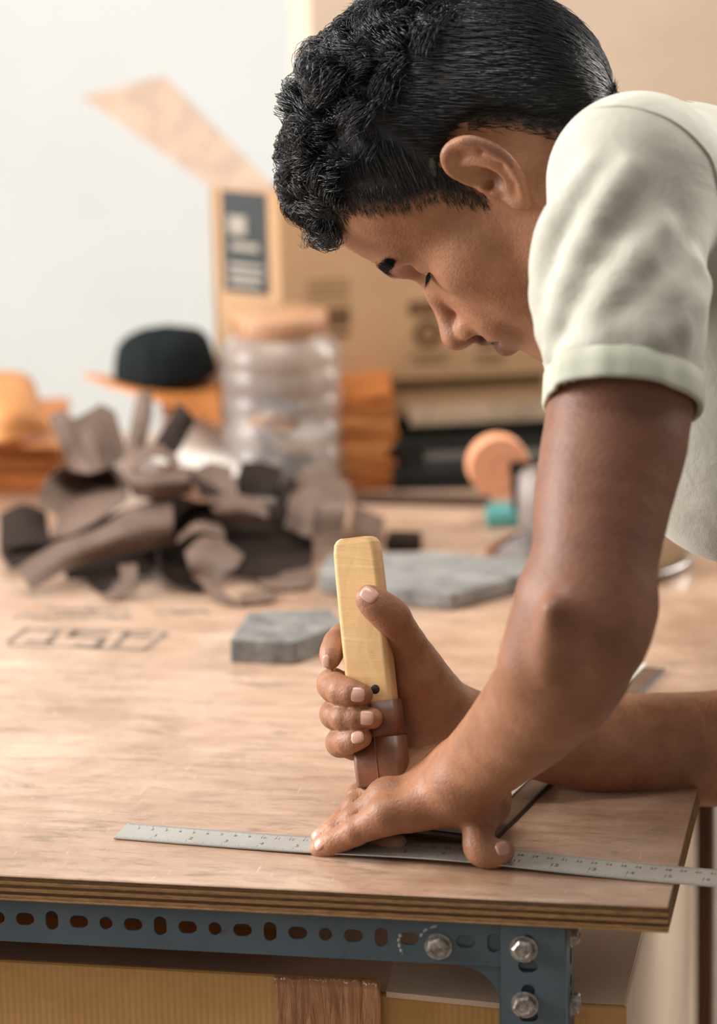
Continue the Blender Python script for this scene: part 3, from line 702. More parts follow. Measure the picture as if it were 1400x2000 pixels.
# stubble along jaw and lip
tone[headm, 2] = np.maximum(tone[headm, 2], .18*np.clip((-58-hc[headm, 2])/20, 0, 1)*(hc[headm, 0] > 0))
ca = bme.color_attributes.new('tone', 'FLOAT_COLOR', 'POINT'); ca.data.foreach_set('color', tone.ravel())
body = link('body', bme, skin.m, PERSON)
print('body', len(V), len(Q))

# --- hair: a dark mass on the scalp plus locks; curls on top and in front, cropped at the sides
hairmat = NM('black_hair'); hv_ = hairmat.coord()
hairmat.set(color=hairmat.ramp(hairmat.noise(hv_, 60), [(.3, lin(13, 13, 14)), (.7, lin(30, 28, 28))]), rough=.30, spec=.6)
HB = [hE((-12, 0, 50), (105, 78.5, 86), .01), hE((-56, 0, 8), (60, 63, 56), .03), hE((34, 0, 82), (58, 60, 52), .02), hE((-2, 0, 78), (84, 66, 56), .02), hE((66, 0, 86), (20, 42, 22), .02)]
crl = np.random.default_rng(3)
for i in range(46):
    a = crl.uniform(-1, 1); b = crl.uniform(0, 1)
    u = 94*math.sin(b*1.9)-8; vv = 90+42*math.cos(b*2.1); w = a*(56-14*b)
    HB.append(hE((u*.86, w, vv-8*a*a), [crl.uniform(8, 13) for _ in range(3)], .006))
HBG = Grp(HB); HIN = Grp(hd[:4])
def hairfn(P, c, rad):
    h = to_head(P); q = poly_sd(h[:, [0, 2]], HAIRPOLY)*.001
    d = HBG.d(P, c, rad)+.0075*np.clip((q+.016)/.014, 0, 1)*np.clip((78-h[:, 2])/14, 0, 1)*np.clip((78-h[:, 0])/12, 0, 1)   # thins out at the hairline
    inner = HIN.d(P, c, rad)+.003
    return np.maximum(np.maximum(d, q+.002), -inner).astype(np.float32)
V2, Q2 = surface(hairfn, HBG.lo-.005, HBG.hi+.005, .003)
Q2 = orient(V2, Q2)
hair = link('hair', npmesh('hair', V2, Q2), hairmat.m, PERSON)
me = hair.data; N2 = np.empty(len(V2)*3, np.float32); me.vertices.foreach_get('normal', N2); N2 = N2.reshape(-1, 3)
H2 = to_head(V2); outer = (HIN.d(V2.astype(np.float32)) > .0)
def strands(name, idx, length, curl, rad, npts, parent, flow, seed):
    r = np.random.default_rng(seed); n = len(idx)
    root = V2[idx]+r.normal(0, .0008, (n, 3)); nr = N2[idx]; fl = flow(H2[idx]) @ HM.T
    fl = fl-nr*np.einsum('ij,ij->i', fl, nr)[:, None]; fl /= np.linalg.norm(fl, axis=1)[:, None]+1e-9
    sd_ = np.cross(nr, fl); L = length*r.uniform(.6, 1.25, n)
    cell = np.floor((H2[idx]+2.5*np.sin(H2[idx][:, [1, 2, 0]]/7))/13.0).astype(int); key = (cell[:, 0]*73856093 ^ cell[:, 1]*19349663 ^ cell[:, 2]*83492791) % 9973
    tb = np.random.default_rng(5).uniform(0, 1, (9973, 4)); c4 = tb[key]
    ph = c4[:, 0]*6.28+r.normal(0, .28, n); fr = 4.5+c4[:, 1]*4; cr = curl*(.6+.8*c4[:, 2]); ang = (c4[:, 3]-.5)*2.4*(curl > 0)
    f2 = fl*np.cos(ang)[:, None]+sd_*np.sin(ang)[:, None]; s2 = np.cross(nr, f2)
    P = np.zeros((n, npts, 3)); 
    for j in range(npts):
        t = j/(npts-1)
        lift = (.0035 if curl > 0 else .0015)*math.sin(t*2.6)
        p = root+f2*(L*t)[:, None]*(1 if curl == 0 else .62)+nr*(lift-.0008)
        if curl > 0:
            e = min(1, t*2.5)
            p = p+(nr*(np.sin(ph+fr*t)-np.sin(ph))[:, None]*.75+s2*(np.cos(ph+fr*t)-np.cos(ph))[:, None])*(cr*e)[:, None]
        P[:, j] = p
    T = np.gradient(P, axis=1); T /= np.linalg.norm(T, axis=2)[..., None]+1e-9
    A = np.cross(T, nr[:, None, :]+.3*s2[:, None, :]); A /= np.linalg.norm(A, axis=2)[..., None]+1e-9; Bv = np.cross(T, A)
    rr = rad*(1-.75*np.linspace(0, 1, npts)**2)
    VV = np.stack([P+(A*math.cos(q)+Bv*math.sin(q))*rr[None, :, None] for q in (0, 2.094, 4.189)], 2)
    base = (np.arange(n)[:, None, None]*npts+np.arange(npts-1)[None, :, None])*3; k = np.arange(3)[None, None, :]; k1 = (k+1) % 3
    qd = np.stack([base+k, base+k1, base+3+k1, base+3+k], -1).reshape(-1, 4)
    o = link(name, npmesh(name, VV.reshape(-1, 3), qd), hairmat.m, parent); o['kind'] = 'stuff'; return o
top = outer & ((H2[:, 2] > 88) | ((H2[:, 0] > 55) & (H2[:, 2] > 50)))
fade = outer & ~top & (H2[:, 2] > -75)
r_ = np.random.default_rng(11)
ti = r_.choice(np.flatnonzero(top), 13000); fi = r_.choice(np.flatnonzero(fade), 20000)
strands('hair_curls', ti, .030, .0058, .00036, 10, hair, lambda h: np.stack([h[:, 0]*0+1, h[:, 1]*.006, -.2+h[:, 0]*0], 1), 1)
strands('hair_crop', fi, .013, 0, .00024, 4, hair, lambda h: np.stack([np.where(h[:, 0] > 0, .6, -.5), h[:, 1]*0, np.where(h[:, 0] > 0, -.75, -.8)], 1), 2)
# short hairs growing from the skin along the hairline
edge = np.flatnonzero((sd < 1) & (sd > -17) & headm & ~earm & (hc[:, 1] > -100)); edge = edge[BODY.d(Vf[edge]) < .001]
ei = r_.choice(edge, 9000); Vs, Hs = V2, H2
gv = Vf[ei]; g0 = BODY.d(gv); gn = np.stack([BODY.d(gv+np.eye(3, dtype=np.float32)[i]*.001)-g0 for i in range(3)], 1); gn /= np.linalg.norm(gn, axis=1)[:, None]+1e-9
V2, N2, H2 = V[ei], gn, hc[ei]
strands('hairline', np.arange(len(ei)), .0075, 0, .0002, 4, hair, lambda h: np.stack([np.where(h[:, 0] > -5, .55, -.45), h[:, 1]*0, np.where(h[:, 0] > -5, -.8, -.85)], 1)+np.random.default_rng(2).normal(0, .22, (len(h), 3)), 3)
V2, H2 = Vs, Hs
# brows and lashes
def brow(s):
    n = 900; r = np.random.default_rng(20+s); t = r.uniform(0, 1, n); vs, fs = [], []
    for i in range(n):
        w = 9+t[i]*38; u = 97-3*t[i]-t[i]**2*16; vv = 24+4*math.sin(t[i]*2.6)+r.normal(0, 3.2)*(1-.5*t[i])
        a = hl(u, s*w, vv); b = hl(u+.2-t[i]*3, s*(w+6), vv+2.5-t[i]*5); c = (a+b)/2+HU*.002
        pr = np.cross(b-a, HU); pr /= np.linalg.norm(pr); k = len(vs)
        vs += [a-pr*.0003-HU*.003, a+pr*.0003-HU*.003, c+pr*.0003, c-pr*.0003, b]; fs += [(k, k+1, k+2, k+3), (k+3, k+2, k+4)]
    vs = np.array(vs, np.float32)                              # lay the hairs on the skin
    for _ in range(2):
        d = BODY.d(vs); g = np.stack([BODY.d(vs+np.eye(3, dtype=np.float32)[i]*.0008)-d for i in range(3)], 1); g /= np.linalg.norm(g, axis=1)[:, None]+1e-9
        vs = vs-g*(d-.0009)[:, None]
    o = link('eyebrow', pymesh('eyebrow', vs, fs), lashm, PERSON); o['kind'] = 'stuff'
lashm = simple('lash_black', lin(16, 13, 12), .9, .05)
brow(1); brow(-1)
eye = NM('eye'); eye.set(color=lin(205, 196, 186), rough=.12, spec=.6)
irism = NM('iris'); irism.set(color=lin(26, 16, 11), rough=.1, spec=.6)
def sph(name, c, r, mat, parent, M=None):
    bm = bmesh.new(); bmesh.ops.create_uvsphere(bm, u_segments=24, v_segments=14, radius=1)
    for v in bm.verts: v.co = Vector(c)+Vector((M if M is not None else np.eye(3)) @ (np.array(v.co)*np.array(r)))
    return link(name, bmesh_to(name, bm, True), mat, parent)
for s in (1, -1):
    e = sph('eyeball', hl(67.0, s*33, 3), [.0112]*3, eye.m, PERSON, HM)
    sph('iris', hl(75.4, s*33, -1.5), [.0028, .0052, .0052], irism.m, e, HM)
    vs, fs = [], []
    for i in range(60):
        a = -1.1+2.2*i/59; r = random.uniform(.85, 1.1)
        p = np.array((65+13.8*math.cos(a), s*(33+15.5*math.sin(a)), -.5)); q = p+np.array((9*math.cos(a)*r, s*3*math.sin(a), -4.5*r)); k = len(vs)
        d = np.array((-math.sin(a), s*math.cos(a), 0))*.8
        vs += [hl(*(p-d)), hl(*(p+d)), hl(*q)]; fs.append((k, k+1, k+2))
    lo = link('eyelashes', pymesh('eyelashes', vs, fs), lashm, e)
# fingernails
nailm = NM('nail'); nailm.set(color=lin(206, 160, 140), rough=.22, spec=.55)
def nail(c, n, d, L, Wd, R=.009):
    n = np.array(n, float); d = np.array(d, float); d -= n*(d@n)/(n@n); n /= np.linalg.norm(n); d /= np.linalg.norm(d); t = np.cross(n, d); vs, fs = [], []
    nu, nv = 7, 7
    for side in (0, 1):
        for i in range(nu):
            for j in range(nv):
                a = (i/(nu-1)-.5)*2; b = (j/(nv-1)-.5)*2
                wv = Wd/2*(1-.30*abs(b)**3); th = a*wv/R*1.0
                vs.append(c+t*(R*math.sin(th))+n*(R*(math.cos(th)-1)-.0006*side-.0007*b*b)+d*(L/2*b*(1-.12*a*a)))
    m = nu*nv
    for i in range(nu-1):
        for j in range(nv-1):
            q = (i*nv+j, i*nv+j+1, (i+1)*nv+j+1, (i+1)*nv+j); fs += [q, tuple(m+x for x in q[::-1])]
    rim = [i*nv for i in range(nu)]+[(nu-1)*nv+j for j in range(1, nv)]+[i*nv+nv-1 for i in range(nu-2, -1, -1)]+[j for j in range(nv-2, 0, -1)]
    for a, b in zip(rim, rim[1:]+rim[:1]): fs.append((a, b, m+b, m+a))
    bm = bmesh.new(); vv = [bm.verts.new(p) for p in vs]
    for f in fs: bm.faces.new([vv[x] for x in f])
    link('fingernail', bmesh_to('fingernail', bm, True), nailm.m, PERSON)
def on_skin(x, y, Z0, tries=140):               # walk along the view ray to the skin and read its normal
    Z = Z0-.05
    for _ in range(tries):
        d = float(BODY.d(px(x, y, Z).astype(np.float32)[None])[0])
        if d < .0002: break
        Z += max(d*.8, .0002)
    p = px(x, y, Z).astype(np.float32); e = .0012; g = np.array([float(BODY.d((p+np.eye(3, dtype=np.float32)[i]*e)[None])[0]-BODY.d((p-np.eye(3, dtype=np.float32)[i]*e)[None])[0]) for i in range(3)])
    return p, g/np.linalg.norm(g)
def nail_at(x, y, Z, x2, y2, L, Wd):
    p, n = on_skin(x, y, Z); d = (px(x2, y2, Z)-px(x, y, Z)); nail(p+n*.0005, n, d, L, Wd)
for a in ((697, 1357, 2.178, 720, 1358, .0105, .0105), (714, 1402, 2.178, 735, 1403, .0105, .0105), (697, 1440, 2.18, 712, 1437, .0095, .0085),
          (721, 1160, 2.18, 708, 1150, .012, .011), (982, 1656, 2.143, 999, 1650, .010, .010), (636, 1292, 2.2, 634, 1306, .009, .006),
          (622, 1648, 2.178, 608, 1654, .009, .008), (618, 1630, 2.19, 606, 1634, .009, .008)):
    nail_at(*a)
# --- shirt
shirtm = NM('sage_jersey'); sv = shirtm.coord()
shirtm.set(color=shirtm.ramp(shirtm.noise(sv, 26, 5), [(.3, lin(178, 175, 160)), (.7, lin(194, 191, 177))]), rough=.85, spec=.15, sheen=.25)
wv = shirtm.n('ShaderNodeTexWave', Scale=330.0, Distortion=1.5); shirtm.L.new(sv, wv.inputs['Vector'])
shirtm.bump(wv.outputs['Fac'], .12, .0005); shirtm.bump(shirtm.noise(sv, 22, 4, .55, .6), .35, .006)
rib = NM('rib_knit'); rv = rib.coord()
rib.set(color=rib.ramp(rib.noise(rv, 40), [(.3, lin(180, 180, 162)), (.7, lin(196, 195, 178))]), rough=.9, spec=.1)
SA, SB = px(1232, 356, 2.095), px(1222, 788, 2.048)
RA, RB = px(1345, 480, 2.47), px(1420, 760, 2.44)
sax = (SB-SA)/np.linalg.norm(SB-SA); rax = (RB-RA)/np.linalg.norm(RB-RA)
sl = [Cone(SA, px(1216, 620, 2.065), .0545, .0495, .03), Cone(px(1216, 620, 2.065), SB+sax*.03, .0495, .0485, .02)]
def sleeve_pt(x, y, off=.0):
    t = (y-352)/(772-352); cx = 1228-14*t; Z = 2.095-.047*t; r = .0565-.006*min(t, 1); dx = (x-cx)*Z/F
    return px(x, y, Z-math.sqrt(max(r*r-dx*dx, 1e-5))+off)
def fold(p, ra, k=.018, sub=False):
    c = catmull(p, 2)
    return [Cone(sleeve_pt(*a), sleeve_pt(*b), ra*(.35+.65*math.sin(math.pi*(i+.5)/len(c))), ra*(.35+.65*math.sin(math.pi*(i+1)/len(c))), k, sub) for i, (a, b) in enumerate(zip(c, c[1:]))]
folds = fold([(1075, 690), (1110, 560), (1170, 420), (1230, 330)], .0045) + fold([(1065, 560), (1090, 440), (1150, 330)], .004) + fold([(1130, 690), (1200, 570), (1290, 450)], .0042) \
      + fold([(1110, 700), (1250, 640), (1350, 520)], .004) + fold([(1062, 650), (1068, 520), (1085, 420)], .0035) + fold([(1230, 700), (1320, 640), (1370, 560)], .0035)
tor = [Ell(tr(.13, 0, 0), (.25, .185, .145), TM, .06), Ell(tr(.36, 0, -.02), (.24, .175, .135), TM, .08), Cone(px(1262, 345, 2.13), px(1340, 400, 2.44), .052, .052, .06),
       Ell(px(1420, 840, 2.25), (.07, .10, .085), None, .05), Ell(tr(.50, 0, .0), (.14, .19, .145), TM, .06)]
rs = [Cone(RA, RB+rax*.03, .056, .052, .05)]
SH = Grp(tor+sl+folds+rs)
nk = Cone(hl(-70, 0, 20), px(1275, 380, 2.28), .062, .066, .01)
def shirtfn(P, c, rad):
    d = SH.d(P, c, rad)
    for A, B_, x in ((SA, SB, sax), (RA, RB, rax)):            # sleeve openings
        h = (P-B_)@x; near = np.linalg.norm((P-B_)-h[:, None]*x, axis=1) < .085
        d = np.where(near & (h > -.03), np.maximum(d, h), d)
    d = np.maximum(d, (P-tr(.52, 0, 0))@ax)                    # hem
    return np.maximum(d, -nk.d(P)).astype(np.float32)          # neck opening
V3, Q3 = surface(shirtfn, SH.lo-.01, SH.hi+.01, .0036)
Q3 = orient(V3, Q3)
rim = SH.d(V3.astype(np.float32)) < -.0022                    # the openings stay open
Q3 = Q3[~rim[Q3].any(1)]
shirt = link('shirt', npmesh('shirt', V3, Q3), shirtm.m, PERSON)
so = shirt.modifiers.new('cloth', 'SOLIDIFY'); so.thickness = .002; so.offset = -1
# rib cuff on each sleeve, with its stitch line
def cuff(C0, x, r, w, Zr):
    e1 = np.cross(x, [0, 1., .2]); e1 /= np.linalg.norm(e1); e2 = np.cross(x, e1); vs, fs = [], []; n = 240
    prof = [(-w, .0002), (-w*.96, .0014), (-w*.5, .0017), (-w*.1, .0019), (0, .0015), (.0010, .0004), (0, -.002), (-w*.9, -.002)]
    A_ = 2*np.pi*np.arange(n)/n; DD = np.cos(A_)[:, None]*e1+np.sin(A_)[:, None]*e2
    lo, hi = np.full(n, r-.02), np.full(n, r+.02)               # radius where the sleeve ends
    for _ in range(14):
        md = (lo+hi)/2; ins = SH.d((C0-x*(.004+w*.6)+DD*md[:, None]).astype(np.float32)) < 0
        lo = np.where(ins, md, lo); hi = np.where(ins, hi, md)
    for i in range(n):
        for h, o in prof: vs.append(C0+x*h+DD[i]*(lo[i]+o+(.0004 if i % 2 else 0)*(o > 0)))
    m = len(prof)
    for i in range(n):
        for j in range(m): fs.append((i*m+j, ((i+1) % n)*m+j, ((i+1) % n)*m+(j+1) % m, i*m+(j+1) % m))
    bm = bmesh.new(); vv = [bm.verts.new(p) for p in vs]
    for f in fs: bm.faces.new([vv[q] for q in f])
    return link('cuff', bmesh_to('cuff', bm, True), rib.m, shirt)
def stitch(o, rad=.0005):
    n = 240; m = 8; P = [np.array(o.data.vertices[i*m].co) for i in range(n)]; tube('stitch_line', P+P[:1], rad, rib.m, o, 5)
stitch(cuff(SB+sax*.003, sax, .0505, .021, 0), .0007); stitch(cuff(RB+rax*.003, rax, .052, .021, 0), .0007)
# shoulder seam
def shirt_hit(x, y, Z0=1.9):
    Z = Z0
    for _ in range(90):
        d = float(SH.d(px(x, y, Z).astype(np.float32)[None])[0])
        if d < .0004: return px(x, y, Z)
        Z += max(d*.7, .0004)
    return None
seam = [shirt_hit(*p) for p in catmull([(1150, 210), (1230, 208), (1310, 235), (1370, 285), (1398, 340), (1412, 460), (1408, 600)], 6)]
seam = [p for p in seam if p is not None]
tube('seam', seam, .0011, rib.m, shirt)
# --- trousers and shoes, out of the frame
trm = simple('charcoal_trousers', lin(52, 54, 58), .85, .2)
kneeL, kneeR = hipL+np.array([-.02, -.01, -.42]), hipR+np.array([.03, .01, -.42])
ankL, ankR = np.array([hipL[0]+.02, hipL[1]-.02, .10]), np.array([hipR[0]+.10, hipR[1]+.02, .10])
TRG = Grp([Ell(tr(.50, 0, -.0), (.13, .165, .125), TM, .05), Cone(hipL, kneeL, .088, .062, .04), Cone(kneeL, ankL, .062, .052, .03)], [(Grp([Cone(hipR, kneeR, .088, .062, .04), Cone(kneeR, ankR, .062, .052, .03)]), .05)])
def trfn(P, c, rad): return np.maximum(TRG.d(P, c, rad), .07-P[:, 2]).astype(np.float32)
V4, Q4 = surface(trfn, TRG.lo-.02, TRG.hi+.02, .007)
link('trousers', npmesh('trousers', V4, orient(V4, Q4)), trm, PERSON)
shoem = simple('black_shoe', lin(28, 26, 26), .4)
for a in (ankL, ankR):
    g = Grp([Cone((a[0], a[1], .045), (a[0]-.13, a[1], .032), .042, .034, .03), Cone((a[0], a[1], .10), (a[0], a[1], .04), .036, .042, .03)])
    def sfn(P, c, rad, g=g): return np.maximum(g.d(P, c, rad), .001-P[:, 2]).astype(np.float32)
    V5, Q5 = surface(sfn, g.lo-.01, g.hi+.01, .005); link('shoe', npmesh('shoe', V5, orient(V5, Q5)), shoem, PERSON)
# ================================================================== on the table behind
def prism(name, base, h, mat, parent=None, bevel=.0015, z0=.0):
    bm = bmesh.new(); lo = [bm.verts.new((p[0], p[1], TZ+z0)) for p in base]; hi = [bm.verts.new((p[0], p[1], TZ+z0+h)) for p in base]; n = len(base)
    bm.faces.new(lo[::-1]); bm.faces.new(hi)
    for i in range(n): bm.faces.new((lo[i], lo[(i+1) % n], hi[(i+1) % n], hi[i]))
    bmesh.ops.recalc_face_normals(bm, faces=bm.faces)
    if bevel: bmesh.ops.bevel(bm, geom=bm.edges[:], offset=bevel, segments=2, profile=.5, affect='EDGES')
    return link(name, bmesh_to(name, bm), mat, parent)
stone = NM('grey_stone'); c = stone.coord(); f = stone.noise(c, 55, 7, .75); stone.set(color=stone.ramp(f, [(.3, lin(82, 80, 78)), (.55, lin(128, 126, 122)), (.75, lin(160, 158, 152))]), rough=.8, spec=.3); stone.bump(f, .4, .0015)
b = prism('sharpening_stone', [tab(*p) for p in ((450, 1294), (577, 1299), (672, 1262), (645, 1232), (487, 1240))], .0195, stone.m); tagged(b, 'small dark grey block of stone in front of the leather scraps', 'stone')
slabm = NM('pale_grey_stone'); c = slabm.coord('Object', (1, 3, 1)); f = slabm.noise(c, 26, 6, .7); slabm.set(color=slabm.ramp(f, [(.3, lin(88, 87, 85)), (.5, lin(130, 128, 125)), (.7, lin(160, 158, 153))]), rough=.75, spec=.3); slabm.bump(f, .3, .0015)
b = prism('stone_slab', [tab(*p) for p in ((622, 1158), (760, 1184), (885, 1194), (1032, 1156), (1050, 1128), (860, 1112), (640, 1116))], .017, slabm.m, None, .004); tagged(b, 'long pale grey stone slab behind the knife handle', 'stone')
# polished disc
chrome = NM('polished_metal'); chrome.set(color=lin(215, 216, 218), metal=1.0, rough=.16)
dc = tab(1150, 1100); Md = Matrix.Translation(dc)
d_ = empty('metal_dish', dc, 'shallow round polished metal dish behind the bent arm', 'dish')
lathe('dish', [(.0001, .0015), (.070, .0015), (.082, .006), (.0905, .0105), (.0915, .0098), (.083, .0045), (.071, .0002), (.0001, .0002)], chrome.m, d_, Md, 64)
# taupe leather scraps
taupe = NM('taupe_leather'); c = taupe.coord(); f = taupe.noise(c, 34, 5, .6); taupe.set(color=taupe.ramp(f, [(.3, lin(96, 77, 66)), (.7, lin(124, 101, 88))]), rough=.62, spec=.35); taupe.bump(taupe.noise(c, 240, 3), .3, .0008)
darkt = simple('dark_taupe_leather_gap_shade', lin(46, 36, 31), .75, .12)  # dark leather, deepened to stand in for the pile's shaded gaps too
def scrap(rows, label, mat=None, th=.0016, n=5, name='leather_scrap', group='taupe leather scraps in the pile'):
    R = [catmull(r, n) if len(r) > 2 else [np.array(r[0], float)*(1-t)+np.array(r[1], float)*t for t in np.linspace(0, 1, 9)] for r in rows]
    m = min(len(r) for r in R); R = [[r[int(round(i*(len(r)-1)/(m-1)))] for i in range(m)] for r in R]
    cols = [catmull([R[k][i] for k in range(len(R))], 4) if len(R) > 2 else [R[0][i]*(1-t)+R[1][i]*t for t in np.linspace(0, 1, 5)] for i in range(m)]
    k = len(cols[0]); vs = [at(*p) for cc in cols for p in cc]; vs = [np.array([v[0], v[1], max(v[2], TZ+.0012+th)]) for v in vs]
    fs = [(i*k+j, i*k+j+1, (i+1)*k+j+1, (i+1)*k+j) for i in range(m-1) for j in range(k-1)]
    o = link(name, pymesh(name, vs, fs, False), mat or taupe.m); md = o.modifiers.new('hide', 'SOLIDIFY'); md.thickness = th; md.offset = 0
    return tagged(o, label, 'leather', group)
scrap([[(93, 816, 2.93), (122, 799, 2.93), (143, 819, 2.93), (170, 806, 2.94), (196, 790, 2.95), (224, 804, 2.95)], [(116, 866, 2.91), (138, 858, 2.91), (158, 868, 2.91), (182, 862, 2.91), (208, 852, 2.92), (238, 850, 2.93)], [(138, 918, 2.92), (158, 922, 2.91), (176, 925, 2.90), (200, 918, 2.90), (222, 908, 2.91), (250, 888, 2.92)]], 'wide taupe leather scrap standing up like a fan at the pile top', None, .0016, 1)
scrap([[(268, 768, 2.93), (262, 800, 2.93), (252, 850, 2.91), (243, 895, 2.89)], [(282, 765, 2.925), (280, 810, 2.915), (270, 850, 2.90), (260, 895, 2.88)], [(297, 770, 2.94), (296, 815, 2.93), (288, 850, 2.91), (280, 890, 2.89)]], 'narrow taupe leather spike standing tallest in the scrap pile')
scrap([[(348, 788, 2.92), (325, 830, 2.91), (298, 872, 2.89)], [(365, 800, 2.90), (345, 840, 2.89), (322, 880, 2.87)], [(379, 822, 2.92), (362, 855, 2.91), (346, 885, 2.88)]], 'short taupe leather spike leaning right at the pile top', darkt)
scrap([[(240, 925, 2.86), (252, 890, 2.86), (295, 868, 2.87), (335, 880, 2.88), (350, 905, 2.88)], [(255, 935, 2.84), (268, 905, 2.84), (300, 890, 2.84), (328, 898, 2.85), (342, 920, 2.86)]], 'small taupe leather loop arched over a dark hole')
scrap([[(248, 915, 2.85), (300, 922, 2.84), (365, 915, 2.86)], [(252, 940, 2.83), (305, 945, 2.82), (370, 938, 2.84)], [(260, 968, 2.85), (310, 975, 2.84), (375, 962, 2.86)]], 'taupe leather roll lying level below the small loop')
scrap([[(70, 985, 2.90), (95, 930, 2.92), (150, 902, 2.93), (210, 905, 2.94), (250, 940, 2.92)], [(110, 1010, 2.88), (140, 960, 2.94), (185, 940, 2.96), (220, 945, 2.96), (250, 960, 2.92)], [(98, 1048, 2.84), (140, 1044, 2.83), (195, 1014, 2.83), (235, 985, 2.84), (252, 970, 2.86)]], 'large taupe leather scrap curled open like a scoop at the left')
scrap([[(35, 1108, 2.79), (110, 1062, 2.81), (200, 1030, 2.82), (265, 990, 2.83), (336, 985, 2.84)], [(45, 1130, 2.78), (120, 1088, 2.79), (205, 1058, 2.80), (275, 1035, 2.81), (338, 1025, 2.82)], [(62, 1152, 2.77), (132, 1114, 2.79), (212, 1086, 2.81), (290, 1074, 2.82), (338, 1066, 2.83)]], 'long taupe leather strip running down to the left table edge of the pile')
scrap([[(430, 985, 2.84), (370, 985, 2.84), (330, 1030, 2.83), (306, 1095, 2.80), (335, 1140, 2.78), (395, 1155, 2.77)], [(430, 1003, 2.88), (385, 1008, 2.89), (350, 1045, 2.88), (330, 1090, 2.85), (352, 1122, 2.83), (400, 1132, 2.81)]], 'dark taupe leather strip curled into an open ring', darkt)
scrap([[(362, 1078, 2.80), (395, 1050, 2.82), (430, 1055, 2.83), (476, 1086, 2.82)], [(368, 1105, 2.77), (400, 1092, 2.78), (432, 1095, 2.79), (460, 1110, 2.80)], [(380, 1132, 2.78), (405, 1142, 2.77), (425, 1140, 2.77), (436, 1128, 2.79)]], 'folded taupe leather flap in the middle of the open ring')
scrap([[(350, 1045, 2.83), (385, 1020, 2.83), (430, 1025, 2.84)], [(345, 1062, 2.81), (385, 1040, 2.82), (440, 1050, 2.83)]], 'thin pale taupe leather strip above the folded flap')
scrap([[(404, 1128, 2.775), (440, 1160, 2.755), (486, 1190, 2.74)], [(394, 1142, 2.765), (428, 1178, 2.745), (470, 1198, 2.735)]], 'pointed taupe leather sliver reaching toward the grey block')
scrap([[(232, 1105, 2.80), (234, 1136, 2.78), (198, 1166, 2.765)], [(268, 1102, 2.80), (264, 1140, 2.77), (226, 1174, 2.755)]], 'bent taupe leather end poking out under the long strip')
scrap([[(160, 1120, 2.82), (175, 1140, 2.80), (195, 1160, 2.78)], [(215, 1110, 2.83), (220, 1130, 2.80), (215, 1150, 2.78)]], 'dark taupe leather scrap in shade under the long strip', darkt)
scrap([[(405, 972, 2.86), (450, 966, 2.87), (500, 976, 2.88), (524, 1000, 2.88)], [(415, 995, 2.84), (460, 990, 2.84), (500, 998, 2.85), (522, 1012, 2.86)], [(432, 1018, 2.85), (470, 1022, 2.85), (512, 1022, 2.86), (524, 1020, 2.87)]], 'rounded taupe leather curl in the middle of the pile')
scrap([[(362, 935, 2.88), (420, 970, 2.86), (480, 1012, 2.85)], [(374, 928, 2.90), (432, 960, 2.89), (492, 1000, 2.87)]], 'dark pointed leather sliver crossing the middle of the pile', darkt)
scrap([[(370, 925, 2.92), (410, 905, 2.94), (455, 915, 2.95)], [(385, 955, 2.90), (420, 940, 2.91), (450, 945, 2.93)], [(395, 975, 2.90), (430, 968, 2.90), (455, 965, 2.92)]], 'taupe leather fold in front of the white paper')
scrap([[(470, 905, 2.96), (510, 903, 2.97), (552, 915, 2.97)], [(462, 940, 2.93), (505, 938, 2.93), (548, 945, 2.94)], [(465, 968, 2.92), (505, 970, 2.91), (540, 972, 2.93)]], 'dark leather fold directly in front of the jar', darkt)
scrap([[(576, 932, 2.95), (625, 918, 2.96), (684, 945, 2.96)], [(566, 985, 2.89), (615, 982, 2.86), (680, 985, 2.89)], [(556, 1030, 2.88), (608, 1048, 2.85), (668, 1040, 2.88)]], 'broad pale taupe leather roll at the right of the pile')
scrap([[(530, 1010, 2.90), (545, 960, 2.93), (566, 935, 2.95)], [(548, 1015, 2.88), (565, 965, 2.90), (580, 938, 2.92)]], 'upright dark leather strip left of the broad roll', darkt)
scrap([[(500, 1132, 2.80), (560, 1118, 2.81), (612, 1108, 2.82)], [(520, 1160, 2.775), (575, 1160, 2.775), (606, 1150, 2.78)]], 'flat taupe leather scrap lying beside the grey slab')
scrap([[(468, 1168, 2.765), (500, 1160, 2.77), (540, 1170, 2.765)], [(475, 1190, 2.74), (508, 1188, 2.74), (536, 1184, 2.745)]], 'small pale leather scrap lying behind the grey block')
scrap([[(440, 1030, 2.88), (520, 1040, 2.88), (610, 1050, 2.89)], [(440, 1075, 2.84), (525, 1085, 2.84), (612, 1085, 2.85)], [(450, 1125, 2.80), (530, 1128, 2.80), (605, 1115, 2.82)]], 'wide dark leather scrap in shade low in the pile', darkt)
scrap([[(690, 985, 2.98), (720, 1000, 2.96), (752, 1012, 2.95)], [(682, 1030, 2.92), (712, 1045, 2.91), (745, 1050, 2.91)]], 'dusty mauve leather scrap at the right end of the pile')
scrap([[(0, 1005, 2.96), (45, 985, 2.95), (90, 1000, 2.93)], [(0, 1040, 2.92), (50, 1020, 2.91), (95, 1035, 2.89)], [(0, 1075, 2.87), (50, 1065, 2.86), (100, 1062, 2.85)]], 'crumpled dark leather scrap at the left edge of the pile', darkt)
scrap([[(110, 1045, 2.90), (180, 1040, 2.90), (260, 1010, 2.90)], [(120, 1080, 2.86), (190, 1075, 2.86), (270, 1050, 2.86)], [(130, 1130, 2.81), (200, 1128, 2.81), (300, 1120, 2.81)]], 'broad dark leather filler added as shade under the long strip', darkt)  # from here on, dark scraps added to fill the pile's gaps with shade
scrap([[(300, 960, 2.92), (370, 975, 2.92), (430, 1000, 2.92)], [(290, 1010, 2.89), (350, 1050, 2.88), (420, 1060, 2.88)], [(270, 1090, 2.84), (340, 1130, 2.81), (420, 1130, 2.82)]], 'broad dark leather filler added as shade behind the open ring', darkt)
